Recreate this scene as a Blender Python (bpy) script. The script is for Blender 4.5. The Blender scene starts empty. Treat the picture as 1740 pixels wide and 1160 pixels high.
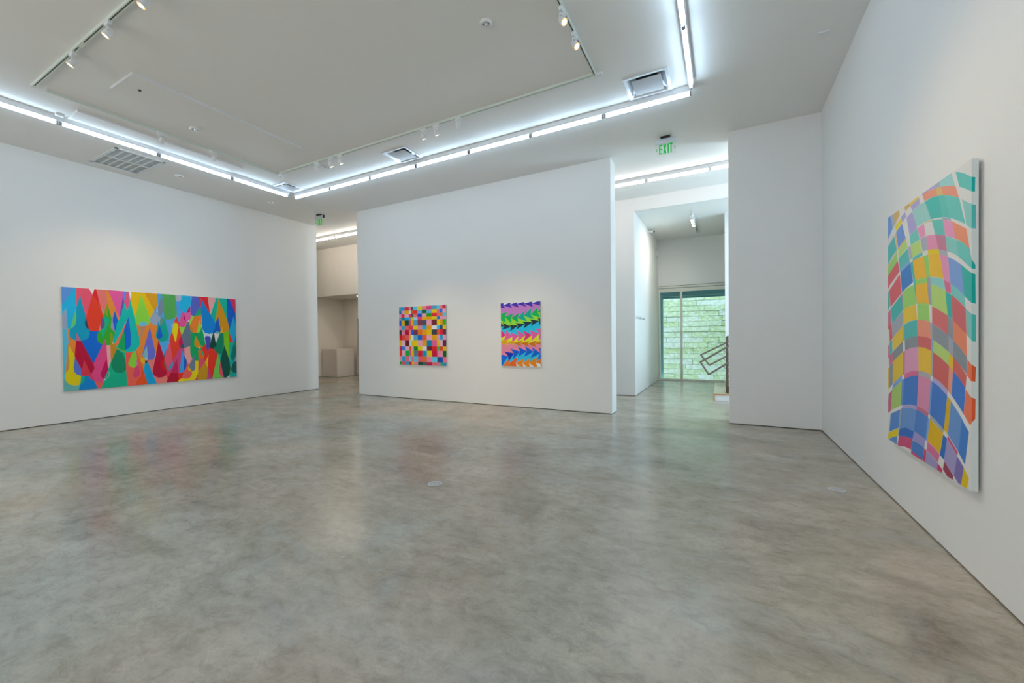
import bpy, bmesh, math, random
from mathutils import Vector, Matrix
from mathutils.geometry import delaunay_2d_cdt
random.seed(7)
sc = bpy.context.scene
COL = sc.collection

# ------------------------------------------------------------------ camera, world, sun, exposure
EYE = 1.52                    # camera height
cam_d = bpy.data.cameras.new('camera')
cam_d.sensor_width = 36.0
cam_d.lens = 36.0*687.78/1740.0
cam_d.clip_start = 0.05; cam_d.clip_end = 200
cam = bpy.data.objects.new('camera', cam_d); COL.objects.link(cam)
yaw, pitch, roll = -.4806, -.0108, -.0111
fwd = Vector((math.sin(yaw)*math.cos(pitch), math.cos(yaw)*math.cos(pitch), math.sin(pitch)))
right = Vector((math.cos(yaw), -math.sin(yaw), 0)); up = right.cross(fwd)
r_ = right*math.cos(roll)+up*math.sin(roll); u_ = r_.cross(fwd)
M = Matrix((r_, u_, -fwd)).transposed().to_4x4(); M.translation = Vector((0, 0, EYE))
cam.matrix_world = M
sc.camera = cam
sc.view_settings.view_transform = 'Standard'
sc.view_settings.look = 'None'
sc.view_settings.gamma = 1.0
sc.view_settings.use_curve_mapping = False
sc.view_settings.exposure = 0.0

world = bpy.data.worlds.new('sky'); sc.world = world; world.use_nodes = True
wn = world.node_tree; wn.nodes.clear()
wo = wn.nodes.new('ShaderNodeOutputWorld'); wb = wn.nodes.new('ShaderNodeBackground')
wb.inputs[0].default_value = (.80, .90, 1.0, 1); wb.inputs[1].default_value = 5.6
wn.links.new(wb.outputs[0], wo.inputs[0])

TUBE = 20.0                   # emission of the cool gallery tubes
TUBE_C = (.57, .79, 1.0)
TUBE_W = 32.0                 # warmer tubes at the left end of the corridor
LOBBY_W = 50.0
SPOT_W = 72.0                 # watts of each lit track lamp
def area_light(name, loc, rot, sx, sy, power, color):     # daylight at the east window, added fill behind the camera
    d = bpy.data.lights.new(name, 'AREA'); d.shape = 'RECTANGLE'; d.size = sx; d.size_y = sy
    d.energy = power; d.color = color
    o = bpy.data.objects.new(name, d); COL.objects.link(o); o.location = loc; o.rotation_euler = rot
    return o
area_light('daylight_east', (4.93, 10.0, 1.9), (0, math.pi/2, 0), 2.8, 1.5, 190, (.50, .76, 1.0))
area_light('fill_front', (-5, -5.28, 1.95), (math.pi/2, 0, 0), 7.8, 3.2, 190, (1.0, .97, .91))  # added fill lamp behind the camera, lifts ceiling and walls

# ------------------------------------------------------------------ materials
def s2l(h):
    v = [int(h[i:i+2], 16)/255 for i in (0, 2, 4)]
    return tuple(c/12.92 if c <= .04045 else ((c+.055)/1.055)**2.4 for c in v)
def mat(name, col, rough=.5, metal=0, spec=.5, noise=0.0, nscale=8, bump=0.0, bscale=60):
    m = bpy.data.materials.new(name); m.use_nodes = True
    nt = m.node_tree; b = nt.nodes['Principled BSDF']
    b.inputs['Roughness'].default_value = rough; b.inputs['Metallic'].default_value = metal
    b.inputs['Specular IOR Level'].default_value = spec
    b.inputs['Base Color'].default_value = (*col, 1)
    tc = nt.nodes.new('ShaderNodeTexCoord')
    if noise:
        n = nt.nodes.new('ShaderNodeTexNoise'); n.inputs['Scale'].default_value = nscale; n.inputs['Detail'].default_value = 4
        mp = nt.nodes.new('ShaderNodeMapRange'); mp.inputs[3].default_value = 1-noise; mp.inputs[4].default_value = 1+noise
        mx = nt.nodes.new('ShaderNodeMix'); mx.data_type = 'RGBA'; mx.blend_type = 'MULTIPLY'; mx.inputs[0].default_value = 1
        mx.inputs[6].default_value = (*col, 1)
        nt.links.new(tc.outputs['Object'], n.inputs['Vector']); nt.links.new(n.outputs[0], mp.inputs[0])
        nt.links.new(mp.outputs[0], mx.inputs[7]); nt.links.new(mx.outputs[2], b.inputs['Base Color'])
    if bump:
        n2 = nt.nodes.new('ShaderNodeTexNoise'); n2.inputs['Scale'].default_value = bscale; n2.inputs['Detail'].default_value = 3
        bp = nt.nodes.new('ShaderNodeBump'); bp.inputs['Strength'].default_value = bump; bp.inputs['Distance'].default_value = .002
        nt.links.new(tc.outputs['Object'], n2.inputs['Vector']); nt.links.new(n2.outputs[0], bp.inputs['Height'])
        nt.links.new(bp.outputs[0], b.inputs['Normal'])
    return m
def emis(name, col, strength):
    m = bpy.data.materials.new(name); m.use_nodes = True; nt = m.node_tree; nt.nodes.clear()
    o = nt.nodes.new('ShaderNodeOutputMaterial'); e = nt.nodes.new('ShaderNodeEmission')
    e.inputs[0].default_value = (*col, 1); e.inputs[1].default_value = strength
    nt.links.new(e.outputs[0], o.inputs[0]); return m

M_wall = mat('wall_paint', (.86, .855, .84), .55, spec=.3, noise=.012, nscale=2.5, bump=.15, bscale=90)
M_ceil = mat('ceiling_paint', (.88, .87, .845), .6, spec=.25, noise=.012, nscale=2, bump=.1, bscale=60)
M_wallw = mat('warm_wall_paint', (.86, .81, .735), .6, spec=.25, noise=.012, nscale=2.5)
M_dark = mat('dark_reveal', (.015, .015, .013), .8)  # near-black that stands in for shade inside narrow gaps
M_white = mat('white_enamel', (.82, .83, .84), .35, noise=.01)
M_plaque = mat('plaque_enamel', (.46, .46, .47), .5)
M_holder = mat('lampholder_grey', (.30, .32, .35), .5)
M_track = mat('track_enamel', (.72, .78, .71), .35, noise=.02)
M_slot = mat('dark_slot', (.06, .06, .05), .6)
M_chrome = mat('bright_metal', (.75, .78, .82), .22, metal=1)
M_alu = mat('brushed_aluminium', (.74, .77, .82), .35, metal=.7, noise=.05, nscale=40)
M_black = mat('black_plastic', (.008, .009, .012), .4)
M_tube = emis('tube_glow', TUBE_C, TUBE)
M_tubew = emis('warm_tube_glow', (1.0, .93, .83), TUBE_W)
M_tubem = emis('corridor_tube_glow', (1.0, .96, .95), 24)
M_lens = emis('warm_lamp_glow', (1.0, .80, .48), 5)
M_lensr = emis('amber_lamp_rim', (1.0, .50, .14), 1.6)
M_lensdim = mat('lamp_glass', (.85, .82, .72), .2)
M_green = emis('exit_letter_glow', (.0, .42, .04), 1.0)
M_frame = mat('window_frame_enamel', (.74, .74, .66), .4, noise=.02)
M_steel = mat('dark_bronze_steel', (.13, .105, .085), .45, metal=.4, noise=.15, nscale=20)
M_rail = mat('handrail_steel', (.20, .17, .15), .4, metal=.4, noise=.08, nscale=20)
M_brass = mat('brass_bolt', (.75, .55, .25), .35, metal=.8)
M_tread = mat('pale_tread', (.62, .60, .46), .4, noise=.05, nscale=12)
M_ply = mat('plywood_edge', (.55, .27, .10), .5, noise=.2, nscale=30)
M_plinth = mat('pedestal_paint', (.86, .78, .71), .6, noise=.01)
M_lino = mat('canvas_white', (.80, .79, .77), .8, spec=.2, bump=.3, bscale=400)
M_board = mat('dark_timber', (.25, .20, .15), .7)
M_letter = mat('grey_vinyl', (.42, .44, .45), .6)
M_drain = mat('floor_box_metal', (.62, .62, .64), .5, metal=.1, noise=.1, nscale=60)
M_drainc = mat('floor_box_lid', (.50, .49, .48), .7, noise=.25, nscale=90)
M_teal = mat('teal_canopy_metal', (.14, .30, .34), .5, noise=.1, nscale=3)
M_tealL = mat('teal_canopy_trim', (.36, .55, .55), .4)
M_ground = mat('yard_concrete', (.45, .47, .42), .8, noise=.15, nscale=4)
M_vent = mat('vent_enamel', (.80, .83, .84), .4)
M_ventin = mat('vent_inside', (.90, .92, .92), .6)

def glass_mat():
    m = bpy.data.materials.new('green_tinted_glass'); m.use_nodes = True; nt = m.node_tree; nt.nodes.clear()
    o = nt.nodes.new('ShaderNodeOutputMaterial'); t = nt.nodes.new('ShaderNodeBsdfTransparent'); g = nt.nodes.new('ShaderNodeBsdfGlossy')
    t.inputs[0].default_value = (.85, .93, .90, 1); g.inputs['Roughness'].default_value = .02
    fr = nt.nodes.new('ShaderNodeFresnel'); fr.inputs[0].default_value = 1.2
    mx = nt.nodes.new('ShaderNodeMixShader')
    nt.links.new(fr.outputs[0], mx.inputs[0]); nt.links.new(t.outputs[0], mx.inputs[1]); nt.links.new(g.outputs[0], mx.inputs[2])
    nt.links.new(mx.outputs[0], o.inputs[0]); return m
M_glass = glass_mat()
def acrylic():
    m = bpy.data.materials.new('clear_acrylic'); m.use_nodes = True; nt = m.node_tree; nt.nodes.clear()
    o = nt.nodes.new('ShaderNodeOutputMaterial'); t = nt.nodes.new('ShaderNodeBsdfTransparent'); g = nt.nodes.new('ShaderNodeBsdfGlossy')
    t.inputs[0].default_value = (.98, .99, .985, 1); g.inputs['Roughness'].default_value = .05
    mx = nt.nodes.new('ShaderNodeMixShader'); mx.inputs[0].default_value = .02
    nt.links.new(t.outputs[0], mx.inputs[1]); nt.links.new(g.outputs[0], mx.inputs[2]); nt.links.new(mx.outputs[0], o.inputs[0]); return m
M_acry = acrylic()

def concrete():
    m = bpy.data.materials.new('polished_concrete'); m.use_nodes = True; nt = m.node_tree; b = nt.nodes['Principled BSDF']
    N = nt.nodes.new; Lk = nt.links.new
    tc = N('ShaderNodeTexCoord')
    def mapping(rot=0, sc_=(1, 1, 1), src=None):
        n = N('ShaderNodeMapping'); n.inputs['Rotation'].default_value = (0, 0, rot); n.inputs['Scale'].default_value = sc_
        Lk(src or tc.outputs['Object'], n.inputs['Vector']); return n.outputs[0]
    def noise(vec, s, d=5, r=.55, dist=0, lac=2.0):
        n = N('ShaderNodeTexNoise'); n.inputs['Scale'].default_value = s; n.inputs['Detail'].default_value = d
        n.inputs['Roughness'].default_value = r; n.inputs['Distortion'].default_value = dist; n.inputs['Lacunarity'].default_value = lac
        Lk(vec, n.inputs['Vector']); return n.outputs[0]
    def ramp(fac, stops):
        n = N('ShaderNodeValToRGB'); e = n.color_ramp.elements
        while len(e) < len(stops): e.new(.5)
        for k, (p, c) in enumerate(stops):
            e[k].position = p; e[k].color = (*c, 1) if len(c) == 3 else c
        Lk(fac, n.inputs[0]); return n.outputs[0]
    def mix(a, bb, fac, mode='MIX'):
        n = N('ShaderNodeMix'); n.data_type = 'RGBA'; n.blend_type = mode
        if isinstance(fac, float): n.inputs[0].default_value = fac
        else: Lk(fac, n.inputs[0])
        Lk(a, n.inputs[6])
        if isinstance(bb, tuple): n.inputs[7].default_value = (*bb, 1)
        else: Lk(bb, n.inputs[7])
        return n.outputs[2]
    # slow drift between the blue-grey and the brown areas of the slab
    big = noise(mapping(.3, (1, .8, 1)), .42, 3, .5, .4)
    base = ramp(big, [(.36, (.435, .45, .405)), (.50, (.46, .44, .37)), (.62, (.485, .415, .33))])
    sx = N('ShaderNodeSeparateXYZ'); Lk(tc.outputs['Object'], sx.inputs[0])
    gx = N('ShaderNodeMapRange'); gx.inputs[1].default_value = -1.8; gx.inputs[2].default_value = .8; gx.inputs[4].default_value = .75; Lk(sx.outputs[0], gx.inputs[0])
    base = mix(base, (.50, .42, .325), gx.outputs[0])      # the slab's browner strip along the right wall
    # trowel clouds, stretched along the wall line
    cl = noise(mapping(.28, (.78, 1.15, 1)), 1.7, 12, .70, .35)
    cloud = ramp(cl, [(.30, (.54, .53, .50)), (.43, (.82, .82, .79)), (.56, (.98, .98, .97)), (.72, (1.20, 1.19, 1.16))])
    c1 = mix(base, cloud, 1.0, 'MULTIPLY')
    # dark trowel burns
    bu = noise(mapping(.35, (.55, 1.6, 1)), .9, 11, .68, .5)
    burn = ramp(bu, [(.0, (1, 1, 1)), (.33, (1, 1, 1)), (.45, (0, 0, 0)), (1, (0, 0, 0))])
    burnm = mix(burn, (.62, .62, .62), 1.0, 'MULTIPLY')
    c2 = mix(c1, (.21, .19, .155), burnm)
    # bluish patches and pale patches
    bl = noise(mapping(-.4, (1, 1.4, 1)), 1.0, 6, .6, .8)
    blm = ramp(bl, [(.55, (0, 0, 0)), (.72, (.40, .40, .40))])
    c3 = mix(c2, (.36, .42, .42), blm)
    # fine ripples and speckle
    fi = noise(mapping(.25, (.75, 1.2, 1)), 9, 9, .78, .5)
    fin = ramp(fi, [(.30, (.55, .55, .53)), (.5, (1, 1, 1)), (.70, (1.20, 1.20, 1.18))])
    c4 = mix(c3, fin, .8, 'MULTIPLY')
    sp = noise(mapping(0), 55, 3, .7)
    spk = ramp(sp, [(.32, (.86, .86, .86)), (.5, (1, 1, 1)), (.7, (1.07, 1.07, 1.07))])
    c5 = mix(c4, spk, .6, 'MULTIPLY')
    Lk(c5, b.inputs['Base Color'])
    rr = ramp(cl, [(.3, (.19, .19, .19)), (.7, (.26, .26, .26))])
    Lk(rr, b.inputs['Roughness'])
    b.inputs['Specular IOR Level'].default_value = 1.0
    bp = N('ShaderNodeBump'); bp.inputs['Strength'].default_value = .08; bp.inputs['Distance'].default_value = .003
    Lk(fi, bp.inputs['Height']); Lk(bp.outputs[0], b.inputs['Normal'])
    return m
M_floor = concrete()

def stone_mat(k):
    cols = [(.56, .68, .40), (.62, .72, .54), (.66, .73, .66), (.56, .68, .44), (.64, .72, .60)]
    m = bpy.data.materials.new('mossy_stone'); m.use_nodes = True; nt = m.node_tree; b = nt.nodes['Principled BSDF']
    b.inputs['Roughness'].default_value = .85
    tc = nt.nodes.new('ShaderNodeTexCoord'); mp = nt.nodes.new('ShaderNodeMapping'); mp.inputs['Scale'].default_value = (5, 1, 7)
    mp.inputs['Location'].default_value = (k*7.3, 0, k*3.1)
    n = nt.nodes.new('ShaderNodeTexNoise'); n.inputs['Scale'].default_value = 1.6; n.inputs['Detail'].default_value = 6; n.inputs['Roughness'].default_value = .65
    r = nt.nodes.new('ShaderNodeValToRGB'); r.color_ramp.elements[0].position = .36; r.color_ramp.elements[1].position = .66
    r.color_ramp.elements[0].color = (*[c*.78 for c in cols[k]], 1); r.color_ramp.elements[1].color = (.74, .79, .86, 1)
    e = r.color_ramp.elements.new(.5); e.color = (*cols[k], 1)
    nt.links.new(tc.outputs['Object'], mp.inputs[0]); nt.links.new(mp.outputs[0], n.inputs['Vector']); nt.links.new(n.outputs[0], r.inputs[0])
    nt.links.new(r.outputs[0], b.inputs['Base Color'])
    bp = nt.nodes.new('ShaderNodeBump'); bp.inputs['Strength'].default_value = .5; bp.inputs['Distance'].default_value = .02
    nt.links.new(n.outputs[0], bp.inputs['Height']); nt.links.new(bp.outputs[0], b.inputs['Normal']); return m
M_stone = [stone_mat(k) for k in range(5)]

def paint_mat(name, gain):
    m = bpy.data.materials.new(name); m.use_nodes = True; nt = m.node_tree; b = nt.nodes['Principled BSDF']
    b.inputs['Roughness'].default_value = .55; b.inputs['Specular IOR Level'].default_value = .25
    a = nt.nodes.new('ShaderNodeAttribute'); a.attribute_name = 'paint'
    nt.links.new(a.outputs['Color'], b.inputs['Base Color'])
    tc = nt.nodes.new('ShaderNodeTexCoord'); n = nt.nodes.new('ShaderNodeTexNoise'); n.inputs['Scale'].default_value = 260; n.inputs['Detail'].default_value = 2
    bp = nt.nodes.new('ShaderNodeBump'); bp.inputs['Strength'].default_value = .15; bp.inputs['Distance'].default_value = .001
    nt.links.new(tc.outputs['Object'], n.inputs['Vector']); nt.links.new(n.outputs[0], bp.inputs['Height']); nt.links.new(bp.outputs[0], b.inputs['Normal'])
    return m
M_paint = paint_mat('acrylic_paint', 1)

# ------------------------------------------------------------------ helpers
def box(bm, x0, x1, y0, y1, z0, z1):
    v = [bm.verts.new(p) for p in ((x0, y0, z0), (x1, y0, z0), (x1, y1, z0), (x0, y1, z0), (x0, y0, z1), (x1, y0, z1), (x1, y1, z1), (x0, y1, z1))]
    for f in ((0, 3, 2, 1), (4, 5, 6, 7), (0, 1, 5, 4), (1, 2, 6, 5), (2, 3, 7, 6), (3, 0, 4, 7)):
        bm.faces.new([v[i] for i in f])
def tube(bm, p, q, r, n=12, r2=None, caps=True):
    p, q = Vector(p), Vector(q); d = (q-p).normalized(); r2 = r if r2 is None else r2
    a = d.orthogonal().normalized(); b = d.cross(a)
    A = [bm.verts.new(p+r*(a*math.cos(t)+b*math.sin(t))) for t in [2*math.pi*i/n for i in range(n)]]
    B = [bm.verts.new(q+r2*(a*math.cos(t)+b*math.sin(t))) for t in [2*math.pi*i/n for i in range(n)]]
    for i in range(n): bm.faces.new([A[i], A[(i+1) % n], B[(i+1) % n], B[i]])
    if caps: bm.faces.new(A[::-1]); bm.faces.new(B)
def lathe(bm, prof, n=32, center=(0, 0, 0), axis=None):
    """prof: list of (r, h) along the axis (default +z)"""
    c = Vector(center); d = Vector(axis or (0, 0, 1)).normalized(); a = d.orthogonal().normalized(); b = d.cross(a)
    rings = []
    for r, h in prof:
        if r < 1e-6: rings.append([bm.verts.new(c+d*h)])
        else: rings.append([bm.verts.new(c+d*h+r*(a*math.cos(2*math.pi*i/n)+b*math.sin(2*math.pi*i/n))) for i in range(n)])
    for A, B in zip(rings, rings[1:]):
        for i in range(n):
            j = (i+1) % n
            if len(A) == 1 and len(B) > 1: bm.faces.new([A[0], B[j], B[i]])
            elif len(B) == 1 and len(A) > 1: bm.faces.new([A[i], A[j], B[0]])
            elif len(A) > 1: bm.faces.new([A[i], A[j], B[j], B[i]])
def make(name, bm, m, parent=None, smooth=False, bevel=0, recalc=True):
    if recalc: bmesh.ops.recalc_face_normals(bm, faces=bm.faces)
    me = bpy.data.meshes.new(name); bm.to_mesh(me); bm.free()
    if m: me.materials.append(m)
    if smooth:
        for p in me.polygons: p.use_smooth = True
        me.set_sharp_from_angle(angle=math.radians(35))
    o = bpy.data.objects.new(name, me); COL.objects.link(o)
    if parent: o.parent = parent
    if bevel:
        b = o.modifiers.new('bevel', 'BEVEL'); b.width = bevel; b.segments = 2; b.limit_method = 'ANGLE'
    return o
def boxes(name, bs, m, parent=None, bevel=0):
    bm = bmesh.new()
    for b in bs: box(bm, *b)
    return make(name, bm, m, parent, bevel=bevel)
def struct(name, bs, m):
    o = boxes(name, bs, m); o['kind'] = 'structure'; return o
def thing(name, label, cat, loc=(0, 0, 0), group=None):
    o = bpy.data.objects.new(name, None); COL.objects.link(o); o.location = loc; o.empty_display_size = .1
    tag(o, label, cat, group); return o
def tag(o, label, cat, group=None):
    o['label'] = label; o['category'] = cat
    if group: o['group'] = group
    return o
ORD = ['first', 'second', 'third', 'fourth', 'fifth', 'sixth', 'seventh', 'eighth']
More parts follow.
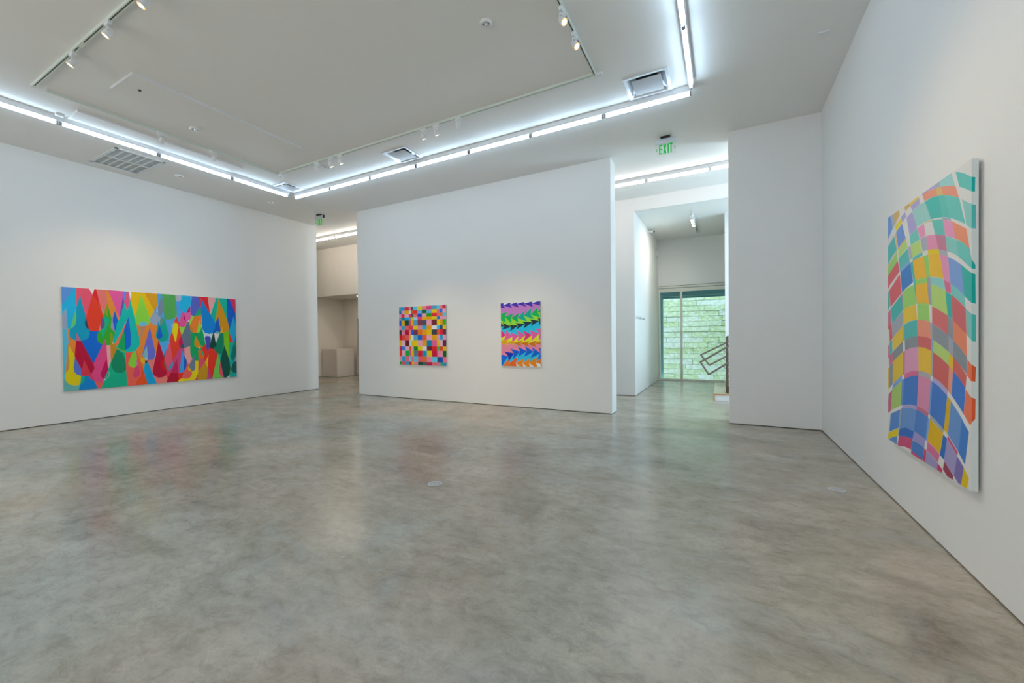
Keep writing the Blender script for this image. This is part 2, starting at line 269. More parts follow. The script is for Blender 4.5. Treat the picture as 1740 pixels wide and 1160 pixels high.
DROPS='1aa3d4 -8,1970 195,1962 186,1164 2,1157;5586cc -8,1970 171,1962 1,1607;8898b0 53,1558 -1,1432 -11,1157 70,1163 59,1510;4aa8c8 -11,1159 70,1165 76,938 60,423 17,161 -18,-43;5ca09c -15,217 30,194 143,124 221,115 200,3 2,-17 -18,-9;e04e68 195,1972 366,1975 373,1956 421,1851 327,1396 248,1812 194,1604;d6d2d4 366,1975 455,1974 421,1846;cc2028 452,1968 475,1971 535,1604 524,1639 421,1851;e46c68 473,1971 629,1971 633,1691 582,1506 546,1595 525,1654;ee7a30 68,1163 98,1172 91,1081 96,1014 177,946 180,675 156,676 78,900;ee8030 623,1970 651,1968 814,1403 801,1309 742,1544 697,1337 629,1681;da5090 648,1972 908,1966 867,1791 826,1413 814,1392;0060c0 363,1145 500,1146 476,931 548,859 412,485 248,940 333,983 362,1062;008eb0 248,1814 195,1609 190,1352 173,1246 103,1175 91,1091 95,1024 123,978 177,948 248,941 319,968 354,1017 368,1081 366,1145 356,1165 324,1396 307,1483;5cb86c 191,1560 189,1343 173,1255 146,1202 98,1172;26405a 325,1391 307,1317 304,1258 325,1194 363,1160;c87880 528,1292 533,1162 498,1139;b88890 546,1595 581,1526 566,1445;e03822 423,1854 524,1644 564,1429 528,1292 496,1139 449,1129 399,1133 363,1148 324,1396;cc1c34 564,1426 544,1404 525,1373 524,1292;2f9a26 631,1693 705,1337 680,1245 691,1163 748,1127 752,926 737,886 683,861 623,850 548,864 497,911 474,981 477,1061 500,1139 533,1157 570,1415 582,1506;00a67c 568,1404 603,1424 641,1407 661,1357 647,1295 546,990 533,1157 578,1213 591,1294;5d5478 566,1404 587,1324 589,1253 567,1192 531,1162 525,1292 543,1373;8a9012 631,1689 643,1407 589,1496;7c8c1c 673,1117 750,937 734,891 664,854 658,989;8c8ca8 708,1502 679,1245 677,1219 679,1199 683,1184 691,1170 701,1156 714,1139 729,1117 732,1115 736,1115 741,1117 747,1119 752,1122 755,1125 756,1127 707,1399;8c8ca8 797,1309 817,1247 811,1190 783,1143 756,1127;0058c4 742,1546 797,1309 756,1124 739,1131 708,1338;ee7a2c 1058,1326 1441,1336 1471,914 1444,870 1401,650 1381,519 1255,505 1211,421 1188,293 1151,403 1117,341 1067,708 1081,793 1132,877;4a96d4 1438,2000 1847,2014 1861,1450 1755,1412 1695,1137 1640,911 1544,588 1462,925 1431,1258 1309,1398 1441,1690;e2ac00 985,1989 1218,1990 1383,1587 1309,1409 1166,1630 1059,1347 986,1784 1010,1886;c48d16 1212,1990 1438,1989 1442,1690 1383,1585;d8d4d6 960,1987 998,1970 1012,1891 993,1795 982,1799;00a9a0 889,1721 935,1549 990,1789 1059,1390 1133,941 1132,872 1118,813 1080,761 1005,708 892,689 813,728 737,814 699,907 748,1143 770,1298 814,1403;6080d0 880,1979 942,1980 891,1745 866,1832;5450a8 870,1832 891,1730 822,1413 818,1465;da5078 940,1980 964,1982 986,1800 935,1549 891,1742;ec6e50 956,1434 777,978 722,865 729,834 791,843 886,1133;009a58 875,1154 890,1133 894,715 837,733 783,791 776,833;0060c0 956,1437 924,1343 874,1144 886,1133 891,751 937,768 974,822 990,891 987,1039;e8a878 688,907 710,814 774,740 782,755 729,834 705,912;6a9c50 774,740 837,701 890,692 889,731 829,748 783,791 759,782;7cc03c 1170,1918 1064,1427 1059,1358 1082,1278 1128,1250 1187,1245 1255,1255 1295,1294 1311,1349 1309,1420;60acc8 1124,1245 1129,1301 1163,1341 1222,1345 1252,1314 1258,1255 1195,1243;b07c60 1126,1244 1240,1246 1141,952 1134,1038;5c62bc 1303,1228 1171,661 1169,629 1175,598 1188,571 1208,547 1231,528 1257,515 1285,509 1310,512 1335,522 1358,538 1377,560 1390,587 1397,617 1396,651;8898b4 1386,1576 1443,1491 1496,1437 1480,1270 1426,1252 1360,1279 1317,1332 1312,1398;e4e4ec 1455,1735 1438,1668 1448,1530 1428,1567 1432,1667;6d7c94 1538,1908 1559,1540 1525,1561 1503,1437 1452,1502 1447,1646 1482,1781;4a9850 1514,1996 1763,2007 1811,1644 1807,1552 1765,1441 1717,1413 1661,1400 1605,1401 1561,1408 1547,1909 1527,1907 1487,1782;98a4b8 1763,2007 1888,2018 1888,1862 1847,1821 1787,1817;00988c 1559,1428 1636,1092 1635,1002 1604,934 1525,900 1453,925 1397,1026 1454,1367 1476,1259 1484,1381 1500,1437;5c8a7c 1496,1435 1555,1408 1545,1338 1521,1293 1480,1264;0058c0 1472,1270 1421,1048 1419,1031 1422,1015 1427,1001 1435,988 1444,979 1454,973 1463,972 1478,975 1492,983 1505,993 1515,1006 1522,1022 1525,1039 1523,1058;0088b0 1453,1364 1474,1314 1443,1203 1425,1147;8ca0bc 1740,1332 1692,1296 1682,1251 1703,1200;dc3824 1792,1488 1740,1332 1690,1126 1640,911 1659,877 1703,472 1827,724 1845,769 1820,862 1827,942 1877,1034 1832,1265;d8c000 1738,1329 1783,1330 1816,1288 1820,1230 1768,909 1753,900 1697,1149;dc5848 888,695 1005,706 1071,725 1160,420 1183,299 1256,-22 911,-14;e27068 1253,511 1386,531 1339,298 1346,209 1407,143 1479,122 1571,167 1602,85 1573,-24 1405,-17;dc4e68 1649,895 1707,462 1604,265 1537,416 1543,539;2c4a5c 1611,817 1568,661 1546,550 1538,595;78bc34 1042,715 1067,714 1080,543 1044,375 1001,373 953,413 932,462 1005,690;c43c68 1074,543 1007,229 1007,212 1011,196 1018,181 1027,168 1035,158 1041,151 1043,149 1067,166 1087,182 1102,200 1113,219 1119,242 1120,271 1116,305;b08090 1076,535 1087,425 1042,375;dc481c 1155,415 1187,267 1256,-22 1050,-9 1068,95 1097,146 1140,185;d49c00 1158,603 1187,558 1212,514 1202,444 1168,446 1135,497 1140,561;0090c4 1263,467 1410,-17 1252,-16 1183,299 1202,439;70a4b0 1246,827 1267,514 1229,524 1187,569 1171,635 1215,752;e0dce4 1221,589 1243,515 1212,527;1e3c54 1212,514 1250,511 1250,473 1209,438;dcd8e0 1396,668 1410,607 1391,553 1370,543;a80032 1450,945 1339,276 1338,244 1345,213 1359,185 1379,160 1403,141 1429,127 1456,122 1489,124 1521,133 1549,150 1573,172 1590,199 1598,231 1596,266;c80010 1534,562 1550,544 1539,416 1592,266 1517,283 1478,364 1472,420 1502,508;7c544c 1548,516 1595,311 1595,264 1554,314 1535,416;00a07c 775,767 892,684 900,333 915,-15 765,-18 508,-17 562,158 672,535 759,778;007c58 775,757 844,692 886,564 901,417 896,333 847,285 784,278 723,306 678,392 669,454 675,525 759,778;b47c1c 662,852 737,892 761,778 672,515 664,638;dc9498 604,846 664,852 668,525 632,385 619,437;0076bc 238,269 342,269 359,209 423,148 470,-12 201,-9 219,106;d6544e 423,153 554,139 512,-13 468,-12;5068b8 159,634 249,385 241,274 193,298 146,355 139,433;a80034 179,947 249,943 412,491 426,411 418,342 381,286 324,266 261,267 247,385 156,663;b06088 185,1097 207,1048 248,939 179,944;cc4078 594,974 411,491 426,401 374,286 395,205 430,152 488,131 547,134 623,365 604,844;b00050 602,588 624,355 562,180 533,201 513,254 518,313;c43044 279,588 367,316 381,266 338,260 268,265 239,274 256,414;c03860 338,267 381,295 426,147 380,182 352,224;8898a8 628,355 647,282 638,222 600,185 592,196 627,243 632,293;e8ecec 562,176 599,179 553,141;00a08c 237,269 288,257 285,187 260,131 218,101;c8b400 75,869 156,663 137,433 146,355 186,294 238,269 221,108 184,96 143,97 76,122 34,189 22,271 29,336 80,475;b48438 62,908 77,867 83,475 66,390 31,341;4890d4 1879,2017 2117,2003 2073,1740 2066,1563 2053,1716 1945,1511 1882,1555 1831,1345 1799,1482 1779,1814;18a4d4 1886,2018 2049,2009 2072,1799 2053,1739 1949,1544 1912,1591 1859,1646 1848,1726 1874,1855;98a4b8 1763,2007 1888,2007 1888,1862 1849,1821 1784,1816;88c840 2065,1516 2131,1483 2045,1280 1880,1040 1834,1230 1973,1326;cc4a8c 1907,1587 1946,1558 1964,1465 1978,1337 1962,1279 1927,1237 1883,1231 1841,1259 1829,1340;d05898 1986,1574 2051,1586 2064,1457 2040,1380 1983,1352 1943,1372 1922,1423 1940,1499;b8005c 2056,1742 2058,1584 1979,1569;b0005c 1945,1502 1966,1363 1929,1400 1920,1446;e4e0e4 2019,1409 2030,1353 2000,1352;cc2028 2208,2011 2419,2005 2464,1557 2282,1921 2276,1693 2254,1776;4c5cb4 2112,2003 2210,1999 2270,1693 2279,1525 2224,1496 2162,1490 2100,1506 2071,1552 2072,1799;009e60 2258,1742 2276,1525 2213,1492 2143,1493;e49c9c 2414,2005 2624,1998 2475,1545 2454,1630;00a890 2619,2010 2847,2003 2850,1396 2761,1645 2646,1937 2601,1526 2571,1352 2472,1543;0054b8 2836,2015 2882,2006 3045,1582 3043,1222 2882,1144 2870,1283 2846,1422;c42e5c 2873,2006 3055,2007 3045,1579;1a9cc8 2996,1544 2870,1144 2972,875 3046,1016 3040,1247;0078c4 3048,1093 2982,869 3050,868;009458 2045,1163 2156,1092 2239,1116 2278,1249 2337,960 2354,858 2325,798 2276,751 2255,745 2324,545 2199,455 2137,459 2067,522 2036,653;b8c8e0 2274,1537 2283,1237 2345,1105 2441,1080 2520,1093 2449,848 2362,826 2332,948;ccc8cc 2538,1111 2680,1111 2587,882 2568,883;c0880e 2646,1940 2872,1315 2873,1220 2847,1150 2805,1112 2748,1105 2676,1108 2640,1515 2571,1339;dca400 2727,1270 2744,1108 2672,1108;0858b8 2634,1508 2688,1168 2668,1111 2595,1083 2538,1105 2559,1265;50a098 2604,1155 2676,1111 2640,1086 2584,1086 2549,1105;0078c4 2279,1924 2469,1545 2571,1352 2566,1241 2529,1129 2485,1089 2430,1079 2345,1105 2298,1189 2284,1309;5c6c80 1996,1359 2033,1356 2050,1139 2049,822 2000,764 1960,752 1916,758 1893,872 1880,1040;e8762c 2131,1486 2279,1525 2273,1261 2243,1410 2172,1095 2105,1104 2060,1151 2039,1257 2047,1304;bc7420 2055,1302 2121,1102 2065,1133 2041,1222;88c444 2240,1412 2273,1261 2259,1176 2219,1116 2170,1095;2c5c54 2126,1098 2177,1092 2154,1057;e0908e 1921,756 2038,800 2040,629 2072,510 2009,361 1966,469;d43020 2276,751 2357,839 2392,626 2437,765 2545,716 2633,604 2486,-21 2372,-16 2397,261 2315,521 2325,581;b88018 2155,1031 2277,766 2245,746 2172,754 2127,815 2121,886;e86018 2222,777 2318,521 2272,457 2204,447 2202,682;e8e8e8 2219,797 2236,740 2211,741;009870 2266,742 2327,563 2310,527 2243,731;4048a8 2338,979 2354,1021 2397,1033 2451,1021 2469,965 2449,856 2397,614 2363,858;00403c 2535,1152 2572,865 2541,761 2507,713 2458,733 2437,795 2483,977;00a49c 2622,598 2707,607 2666,415;00785c 2665,1094 2751,1100 2758,849 2701,601 2633,591 2566,631 2538,706 2591,791 2587,878;70b414 2749,1113 2864,1157 2874,1037 2877,390 2761,811;009c78 2750,862 2762,724 2747,674 2704,607;dc3830 2872,1113 2906,1037 2982,860 2875,870;00a09c 2873,872 2984,870 3042,702 3066,688 3056,-27 2854,-14 2901,210 2877,377;009050 2982,870 3045,908 3054,701;00706c 2984,838 3042,721 3052,572 2966,397 2919,451 2906,528 2953,730;7098a4 3053,598 3049,377 2969,388;005458 2971,387 3055,376 3051,80 2962,110 2915,158 2909,222;68b44c 2622,623 2666,415 2634,268 2632,119 2682,40 2738,-9 2480,-21;d05064 2666,409 2736,7 2682,40 2638,131 2631,244;004c44 2766,789 2872,428 2894,224 2879,98 2819,15 2773,1 2738,10 2664,415 2713,625;4c9440 2877,384 2906,223 2896,109 2866,54 2892,224;e8ecec 2872,35 2865,-15 2795,-8;cc4868 2201,449 2321,515 2337,399 2193,175;e0a400 2415,586 2392,256 2333,399;b48418 2337,417 2395,261 2374,-28 2167,-19 2190,188;b03c78 2397,267 2472,23 2471,-26 2372,-22;e0bc00 2135,457 2201,449 2179,135 2123,-26 1798,-21 1804,42 1863,88 2051,111 2063,204 2114,271;b83070 2174,135 2172,-19 2121,-20;da5850 1966,463 2014,349 2003,233 2063,192 2064,133 2031,78 1980,53 1911,54 1848,81 1904,218 1964,329;e0a400 1999,344 2058,211 2008,226 1981,275;607084 2134,611 2135,281 2119,235 2068,206 2009,352;bc4074 1705,485 1833,765 1925,751 1926,576 1876,741 1820,184 1730,192 1654,204 1572,257 1647,363;0090b8 1693,462 1708,405 1684,327 1609,263;cc3048 1595,260 1711,197 1597,80 1569,167;a00028 1654,207 1804,186 1799,-26 1568,-18 1597,74;b02050 1777,520 1806,185 1659,204;d02828 1899,212 1825,187 1802,180 1800,25 1867,82;3c8cd0 1881,731 1926,576 1905,215 1820,188;0050b8 1923,579 1966,457 1959,330 1903,215;b80054 1875,1024 1904,867 1848,797 1822,829 1823,909;404a60 1900,870 1921,756 1881,763 1848,793;b8b0b0 195,1972 198,1972 194,1604 191,1604'
ARROWS='b474b8 -130,1306 63,1326 233,1336 400,1345 572,1345 752,1346 948,1363 1073,1362 1070,1150 880,1152 728,1103 559,1088 413,1037 255,1048 104,1077 -134,1084;88c838 -134,1084 104,1077 255,1048 413,1037 559,1088 728,1103 880,1152 1069,1128 1067,996 926,965 762,944 590,909 427,881 261,847 86,868 -137,917;1cb0d4 -137,917 86,868 261,847 427,881 590,909 762,944 926,965 1067,989 1063,702 918,695 751,670 595,663 436,658 284,633 124,670 -140,734;ecd824 -141,703 124,670 284,633 436,658 595,663 751,670 919,698 1063,710 1060,504 814,494 643,484 482,499 299,506 134,516 -144,524;e07c94 -144,524 134,516 299,506 482,499 643,484 814,494 1060,504 1057,284 941,286 785,317 623,327 465,320 313,280 165,220 -149,241;28acd4 -149,241 165,220 313,280 465,320 623,327 785,317 941,286 1057,284 1054,122 836,95 675,81 523,73 362,77 203,71 31,-1 -155,-93;3c2ca4 -129,1385 91,1398 63,1329 110,1258 -130,1302;3c2ca4 63,1329 266,1395 233,1336 285,1257;3c2ca4 233,1336 418,1392 400,1345 454,1259;3c2ca4 397,1345 585,1388 572,1345 630,1272;3c2ca4 569,1345 777,1386 751,1343 780,1259;3c2ca4 751,1343 929,1385 948,1363 1072,1333 1071,1245;00a850 -134,1115 163,1183 104,1078 123,951 -135,1068;00a450 100,1077 322,1154 255,1048 265,921;009c58 250,1049 461,1147 413,1037 427,942;009c88 407,1038 588,1200 559,1088 639,960;009c80 559,1085 745,1247 728,1103 812,999;00a450 724,1104 898,1258 880,1152 951,1030;00a450 877,1152 967,1239 1072,1282 1069,1106;1c2c3c -136,965 -4,944 86,868 -5,862 -138,866;1c2c3c 264,847 44,950 86,868 27,799;1c2c3c 431,880 196,899 261,847 224,755;1c2c3c 594,909 355,934 427,881 388,797;1c2c3c 765,944 520,958 590,909 560,811;1c2c3c 929,964 698,1002 762,944 724,862;1c2c3c 1068,1003 880,1020 926,965 910,879 1067,945;d82c7c -139,830 -6,798 128,669 -4,610 -143,607;dc5498 287,633 112,795 124,670 59,554;dc5498 439,658 220,738 284,633 264,506;dc5898 598,663 376,788 436,658 396,533;d02c7c 754,670 542,772 595,663 551,535;dc5898 922,698 689,773 751,670 732,541;dc5898 1064,798 827,801 919,698 897,554 1062,636;cc9c1c -144,536 189,588 139,513 190,447 -144,512;cc9c1c 134,516 365,573 299,506 337,441;c0741c 299,506 537,549 482,499 497,416;bc6c14 476,499 689,540 643,484 687,410;bc6c10 639,484 884,560 814,494 836,416;bc6c10 811,494 957,542 1061,563 1059,438 960,457;0060cc -149,257 2,246 172,220 3,-25 -154,-30;0030a4 316,280 78,317 170,220 181,94;0858c4 468,320 228,382 313,280 289,135;0858c4 627,327 411,428 465,320 408,198;0858c4 788,317 583,439 623,327 550,200;0858c4 945,286 739,419 785,317 713,180;0858c4 1057,328 901,404 941,286 866,152 1056,225;f06c24 12,-25 164,148 203,71 255,-18 210,-82 11,-88;ec5c1c 200,71 408,204 362,77 389,-61 281,-79;f07c1c 359,77 574,176 523,73 549,-71;f07c1c 517,72 708,178 675,81 701,-66;f07c18 667,81 874,211 836,95 883,-60;f07818 828,95 959,190 1056,240 1053,19'
WAVE='62b8b0 1204,1983 1247,1968 1317,1933 1422,1869 1420,1785 1315,1843 1251,1874;94c4c2 976,1994 1140,2012 1203,1893 1110,1926 1001,1953;e29078 712,1990 836,1981 927,1966 1001,1953 1110,1926 1203,1894 1247,1805 1155,1847 1041,1886 952,1907 854,1923 750,1929;d0b070 932,1965 1005,1950 1041,1886 952,1907;a49cc8 700,1994 919,2007 932,1966 836,1982 720,1987;9ea4b4 915,1998 979,2004 1001,1954 932,1966;48b0a8 758,1924 854,1922 969,1903 1025,1740 940,1757 859,1767;5cb6ae 969,1903 1053,1882 1131,1710 1062,1731 1025,1740;66bab2 1053,1882 1155,1846 1251,1803 1285,1715 1318,1641 1321,1623 1262,1654 1152,1702 1129,1710;92c2be 531,1915 678,1925 758,1924 859,1768 744,1774 621,1767 591,1815;84beb8 1283,1786 1347,1750 1419,1714 1416,1569 1377,1588 1331,1620 1325,1661;a49cc8 501,1961 656,1985 675,1928 531,1917;d8bc50 473,1987 654,1997 653,1978 501,1962;c8a468 376,1990 478,1988 501,1963 395,1949;c8a468 136,1999 262,2001 277,1946 212,1915 174,1897 158,1918;9ca4b0 57,2002 139,1999 158,1918 174,1897 113,1870 83,1936;6890d0 -38,2007 57,2002 90,1934 113,1870 7,1807 -44,1818;a49cc8 302,1925 387,1944 409,1901 344,1876 326,1883;a49cc8 423,1892 531,1908 591,1815 623,1756 481,1735 434,1852;d8c430 244,1897 296,1917 328,1875 202,1826 173,1882;6c90d0 202,1826 328,1864 402,1728 241,1679 198,1816;50acaa -48,1712 8,1739 150,1799 213,1666 94,1625 7,1576 -53,1543;d0b070 159,1809 193,1817 233,1672 217,1664;d0b070 -54,1527 7,1569 213,1666 217,1646 50,1580 -54,1511;d0b070 237,1679 403,1728 408,1716 243,1660;a8c870 243,1660 408,1716 442,1648 257,1593;90c068 -54,1506 50,1579 217,1645 233,1577 21,1483 -57,1442;c85c64 -57,1437 18,1482 233,1575 275,1476 44,1384 17,1363 -60,1346;c85c64 28,1338 279,1455 317,1290 66,1190;48a8a4 -16,1332 25,1331 55,1201 11,1167 -14,1168;54b0ac 257,1591 442,1639 484,1534 276,1481;88a0d8 276,1480 483,1534 492,1516 291,1465;3c78bc 291,1465 494,1515 548,1355 395,1319 325,1292;a0a4b0 446,1642 499,1648 533,1544 489,1537;6cbcb4 479,1732 623,1754 672,1665 503,1651;acc874 503,1649 672,1662 713,1565 534,1548;d890b4 626,1757 742,1764 771,1670 676,1670;a0a4b0 676,1669 779,1664 804,1560 719,1564;c8b070 724,1765 793,1769 863,1761 870,1754 812,1760;64b8b0 866,1756 922,1750 1029,1727 1045,1695 1067,1608 924,1644 877,1742;a0a4b0 1023,1740 1141,1706 1150,1686 1033,1721;d890b4 1033,1721 1156,1682 1203,1559 1067,1608 1045,1691;e48c6c 1156,1682 1262,1629 1337,1590 1373,1465 1288,1518 1203,1559;d68cac 779,1665 847,1658 924,1645 971,1534 881,1551 802,1560;b87890 924,1645 1071,1606 1093,1499 971,1534;80beb8 1071,1605 1149,1577 1213,1551 1243,1436 1178,1469 1095,1497;68bab2 1213,1551 1288,1518 1373,1465 1393,1399 1411,1330 1389,1345 1359,1362 1271,1418 1243,1435;d8bc20 805,1559 881,1551 974,1534 992,1498 811,1527;e0b030 811,1528 990,1500 1048,1316 999,1333 930,1348 844,1359;a0a4ac 974,1533 1095,1499 1102,1464 990,1495;d48cb0 992,1495 1104,1463 1141,1279 1048,1316;7898cc 1106,1460 1199,1420 1271,1384 1303,1232 1314,1182 1232,1235 1141,1279;38a8a0 1271,1384 1365,1329 1411,1309 1407,1130 1368,1148 1314,1182 1303,1232;e0ac30 541,1521 636,1528 733,1527 788,1363 684,1368 589,1362;90c064 731,1527 809,1525 845,1357 788,1363;44aaa8 492,1515 541,1521 591,1362 616,1181 600,1180 576,1288 562,1339;54b0ac 537,1547 713,1562 720,1535 541,1521;90c468 589,1361 684,1367 790,1363 794,1321 693,1330 594,1331;e0ac30 594,1331 693,1330 796,1321 823,1167 719,1179 617,1183;9498a4 790,1363 847,1358 855,1308 870,1153 824,1167 804,1259;84c0bc 849,1357 965,1339 1050,1315 1070,1241 955,1281 855,1308;aac870 855,1307 955,1281 1070,1240 1101,1072 977,1117 870,1149;cc6890 1050,1314 1141,1279 1151,1208 1071,1239;38a8a0 1069,1238 1154,1204 1166,1043 1102,1071;74bcb8 1143,1278 1232,1235 1315,1181 1327,1107 1245,1159 1154,1204;90c468 333,1289 413,1317 565,1335 614,1180 484,1171 356,1148;c46468 1155,1203 1245,1158 1327,1106 1339,945 1255,990 1166,1041;c47890 324,1280 336,1283 358,1152 338,1145;40a8a4 66,1174 323,1283 340,1146 104,1043;989ca8 97,1041 337,1141 343,1022 109,913;c07088 -29,1132 63,1169 95,1039 3,1015 -27,989;c45c60 -26,1010 92,1039 109,911 42,876 29,996 3,988;d8b434 358,1152 484,1169 600,1178 622,1059 487,1054 365,1028;90c468 338,1144 360,1152 366,1028 340,1024;90c064 622,1183 719,1179 823,1166 839,1036 756,1051 626,1059;c66868 873,1147 977,1116 1102,1072 1112,939 999,984 876,1023;848c94 1102,1070 1166,1041 1178,906 1112,937;d88060 1166,1041 1255,990 1339,947 1345,803 1295,839 1178,905;808890 1178,906 1253,868 1343,805 1340,702 1265,751 1178,793;c4605c 1177,794 1265,751 1340,695 1328,613 1256,665 1173,712;7ab8b4 1327,1104 1406,1064 1406,903 1342,942;d4b438 111,911 340,1020 347,893 115,801;54aaa6 39,871 106,905 110,794 38,757;c06c88 -17,830 35,863 38,759 117,793 116,701 38,663 23,737 -20,729;7c848c 115,793 344,892 348,806 209,747 118,706;4caaa6 372,1026 487,1052 624,1058 633,934 500,925 378,898;9ca0ac 340,1022 372,1027 381,898 347,893;d88870 622,1059 756,1051 843,1034 854,916 753,929 633,934;9ca0ac 839,1035 879,1025 886,910 855,918;848c94 878,1022 999,983 1112,939 1119,829 1005,872 884,910;989ca8 1112,937 1178,906 1178,793 1121,825;80868e 381,898 500,925 633,934 647,851 509,840 387,812;c46060 633,934 753,929 854,916 859,828 751,848 645,851;8098c8 854,916 886,909 889,821 859,827;a8c46c 884,910 1005,871 1119,828 1121,740 1003,788 889,821;d8b028 1120,826 1177,795 1172,713 1120,740;cc90ac 384,812 509,841 647,851 647,667 515,654 375,617;c07088 349,804 385,812 375,619 343,609;d8b034 645,851 751,848 861,827 857,654 756,670 648,667;9ca0a8 859,827 891,821 884,647 855,653;c05c58 889,821 1003,787 1121,739 1106,575 991,622 882,646;d0b034 209,747 348,805 338,609 109,509 118,707;808890 38,663 116,697 109,508 32,463;d0a828 -9,635 35,654 29,468 -18,438;d89078 1120,739 1173,713 1155,547 1104,573;3c70c0 1173,711 1256,665 1328,613 1305,451 1245,493 1155,547;dc7050 1347,794 1400,762 1398,662 1388,665 1340,699;dc7050 1331,606 1390,568 1399,564 1396,409 1379,396 1305,451;7098d0 112,506 329,613 325,567 104,464;cc6488 375,619 515,657 647,668 646,633 514,617 372,581;9ca0a4 648,668 756,670 857,653 852,616 755,633 647,633;a098c4 882,646 991,622 1106,574 1095,539 982,585 879,611;9cb864 99,463 325,567 296,349 70,272;b85c80 13,405 99,455 68,266 -22,226;6088c0 322,569 374,584 338,360 296,349;3c70bc 372,581 514,617 646,633 617,394 485,388 336,360;c880a0 647,634 755,633 852,616 817,374 719,389 617,394;7098cc 852,616 880,611 847,363 815,371;3c70bc 879,611 982,585 1097,538 1052,301 941,340 843,367;9c94bc 321,357 485,388 617,394 612,364 485,359 320,330;b06880 615,395 719,389 817,374 811,340 718,359 611,366;9ca0a4 841,366 933,344 1052,302 1041,278 923,315 836,333;cca400 1098,535 1147,513 1106,280 1050,300;6088c0 1147,509 1230,458 1290,417 1243,199 1106,279;3c74bc 1287,417 1320,387 1367,353 1322,139 1241,199;5080c0 65,241 282,314 247,151 28,71;8c98a8 286,319 320,330 278,150 258,84 235,79 250,174;6088c0 320,331 485,360 613,365 566,190 422,188 273,149;4878bc 611,366 718,359 812,340 772,169 673,182 561,189;7098cc 810,340 836,333 798,163 769,169;d4bc18 21,65 242,148 232,77 114,46 -44,-18;2c64b4 273,149 410,187 563,189 537,122 396,112 255,82;bc4870 254,82 397,113 537,120 509,32 382,23 283,3 219,-12;5c88c0 -45,-24 114,45 222,74 209,-15 98,-32;9088bc 560,189 673,182 770,172 748,106 651,114 537,116;4474b8 537,114 651,113 748,105 721,10 509,25;bc3864 509,25 721,10 709,-20 508,-7;bc3864 749,100 782,96 760,-19 722,10;cca400 836,333 923,311 1043,279 994,120 902,149 799,167;c46890 799,164 902,147 992,117 962,54 882,78 786,97;948cb8 785,95 882,75 961,51 951,-9 758,-11;2c64b0 1041,268 1095,251 1055,96 994,116;bc4870 1102,275 1237,195 1229,172 1095,251;948cb8 1095,248 1229,171 1182,32 1055,88;7468a4 1228,170 1309,119 1270,-13 1183,30;d0b000 1310,116 1368,72 1342,-14 1270,-10;bc3864 961,50 1029,26 1024,-7 951,-9;8c3850 1056,88 1175,31 1169,-9 1107,-5 1036,29'
WAVE_SIDE='009f9c -9,1888 25,1882 23,1796 -10,1802;4cacaa -11,1725 29,1717 29,1576 -13,1583;009c98 -16,1406 -1,1396 27,1360 27,1334 -17,1344;009890 -17,1318 27,1306 29,1129 -20,1137;44aca4 -11,1068 31,1062 31,901 -13,907;cc5430 -15,770 -1,765 31,750 27,662 -17,668;cc5430 -18,573 -4,569 29,558 27,440 -21,394'
GRID_U=[0, 79, 179, 322, 391, 462, 597, 736, 877, 1031, 1192, 1279, 1362, 1463]
GRID_V=[1450, 1358, 1271, 1187, 1112, 974, 873, 744, 617, 463, 357, 210, 79, 0]
GRID='4f96b4 0a9cd0 cc2c44 e07890 4c525c 56b4dc d8bc00 e07878 cc3870 4c90b4 56b8dc e07c84 c02448;0870a0 e494ac e8a000 ecd0d8 f04c30 e0302c 68a0c8 005c38 68a0c8 dcb800 dc6870 0468c8 e49cb0;e494ac cc2840 e49cb4 e03454 4c4c58 dc6c6c 0444b8 dc90a8 008c0c cc2030 dc6468 f46828 5cb4d8;808c98 0c7498 0098cc 808890 f4b428 90c4e0 d83c74 e8a400 f49400 dcb81c 0468c8 e090ac dc90b4;0458c0 e4a400 004430 cc4c74 f0a00c 5494b8 7c3448 484c5c e090a8 6c2430 dcbc00 f49018 34980c;e080a0 0098c0 dc5c60 e43830 cc3868 dcb800 e48098 14a0c8 f49000 d4d4dc 34a4d0 14486c d8b800;303440 dc7890 ac0830 e8809c 0458c4 6c3048 f4681c ec9018 dcac04 383c48 f4502c d81c34 64283c;c00830 ec3c24 cc5860 e8ac04 dcd8e0 5898b8 0460b8 e45814 e498ac e89400 e090b0 0090c0 e090a8;e4a40c e0a8bc 601820 a0cce0 dcb000 dcb800 e498a8 f08c00 0078a0 d05888 dcb400 e4a0b8 58203c;b81c4c 3474c8 e0a4b8 e04c20 e0a0b8 008400 dcb800 dcd8dc 602030 cc2028 34a84c dc3818 f0a818;d82c24 e0a4bc 049c34 cc5080 dcb400 607088 c81828 008cb8 dcb800 b80c38 e078a8 dc88a0 005c14;dc90a8 0094c0 dc6480 70b8dc dc6c88 58b0d0 d05860 f06420 e080a0 5cb4dc 284860 0848b4 dc6c80;009454 d05060 3888b4 b00c3c e4ac00 e07c88 005038 505868 ac1438 d06070 d86c88 00a078 2c80a8'
# ------------------------------------------------------------------ room shell
ZC = 4.96; XL = -10.975; XR = 1.368; YB = 7.84; YF = 8.213; YC = 10.45; YL = 14.62; G = .012
fl = struct('floor', [(-20, 6, -5.3, YL+.02, -.12, 0)], M_floor)

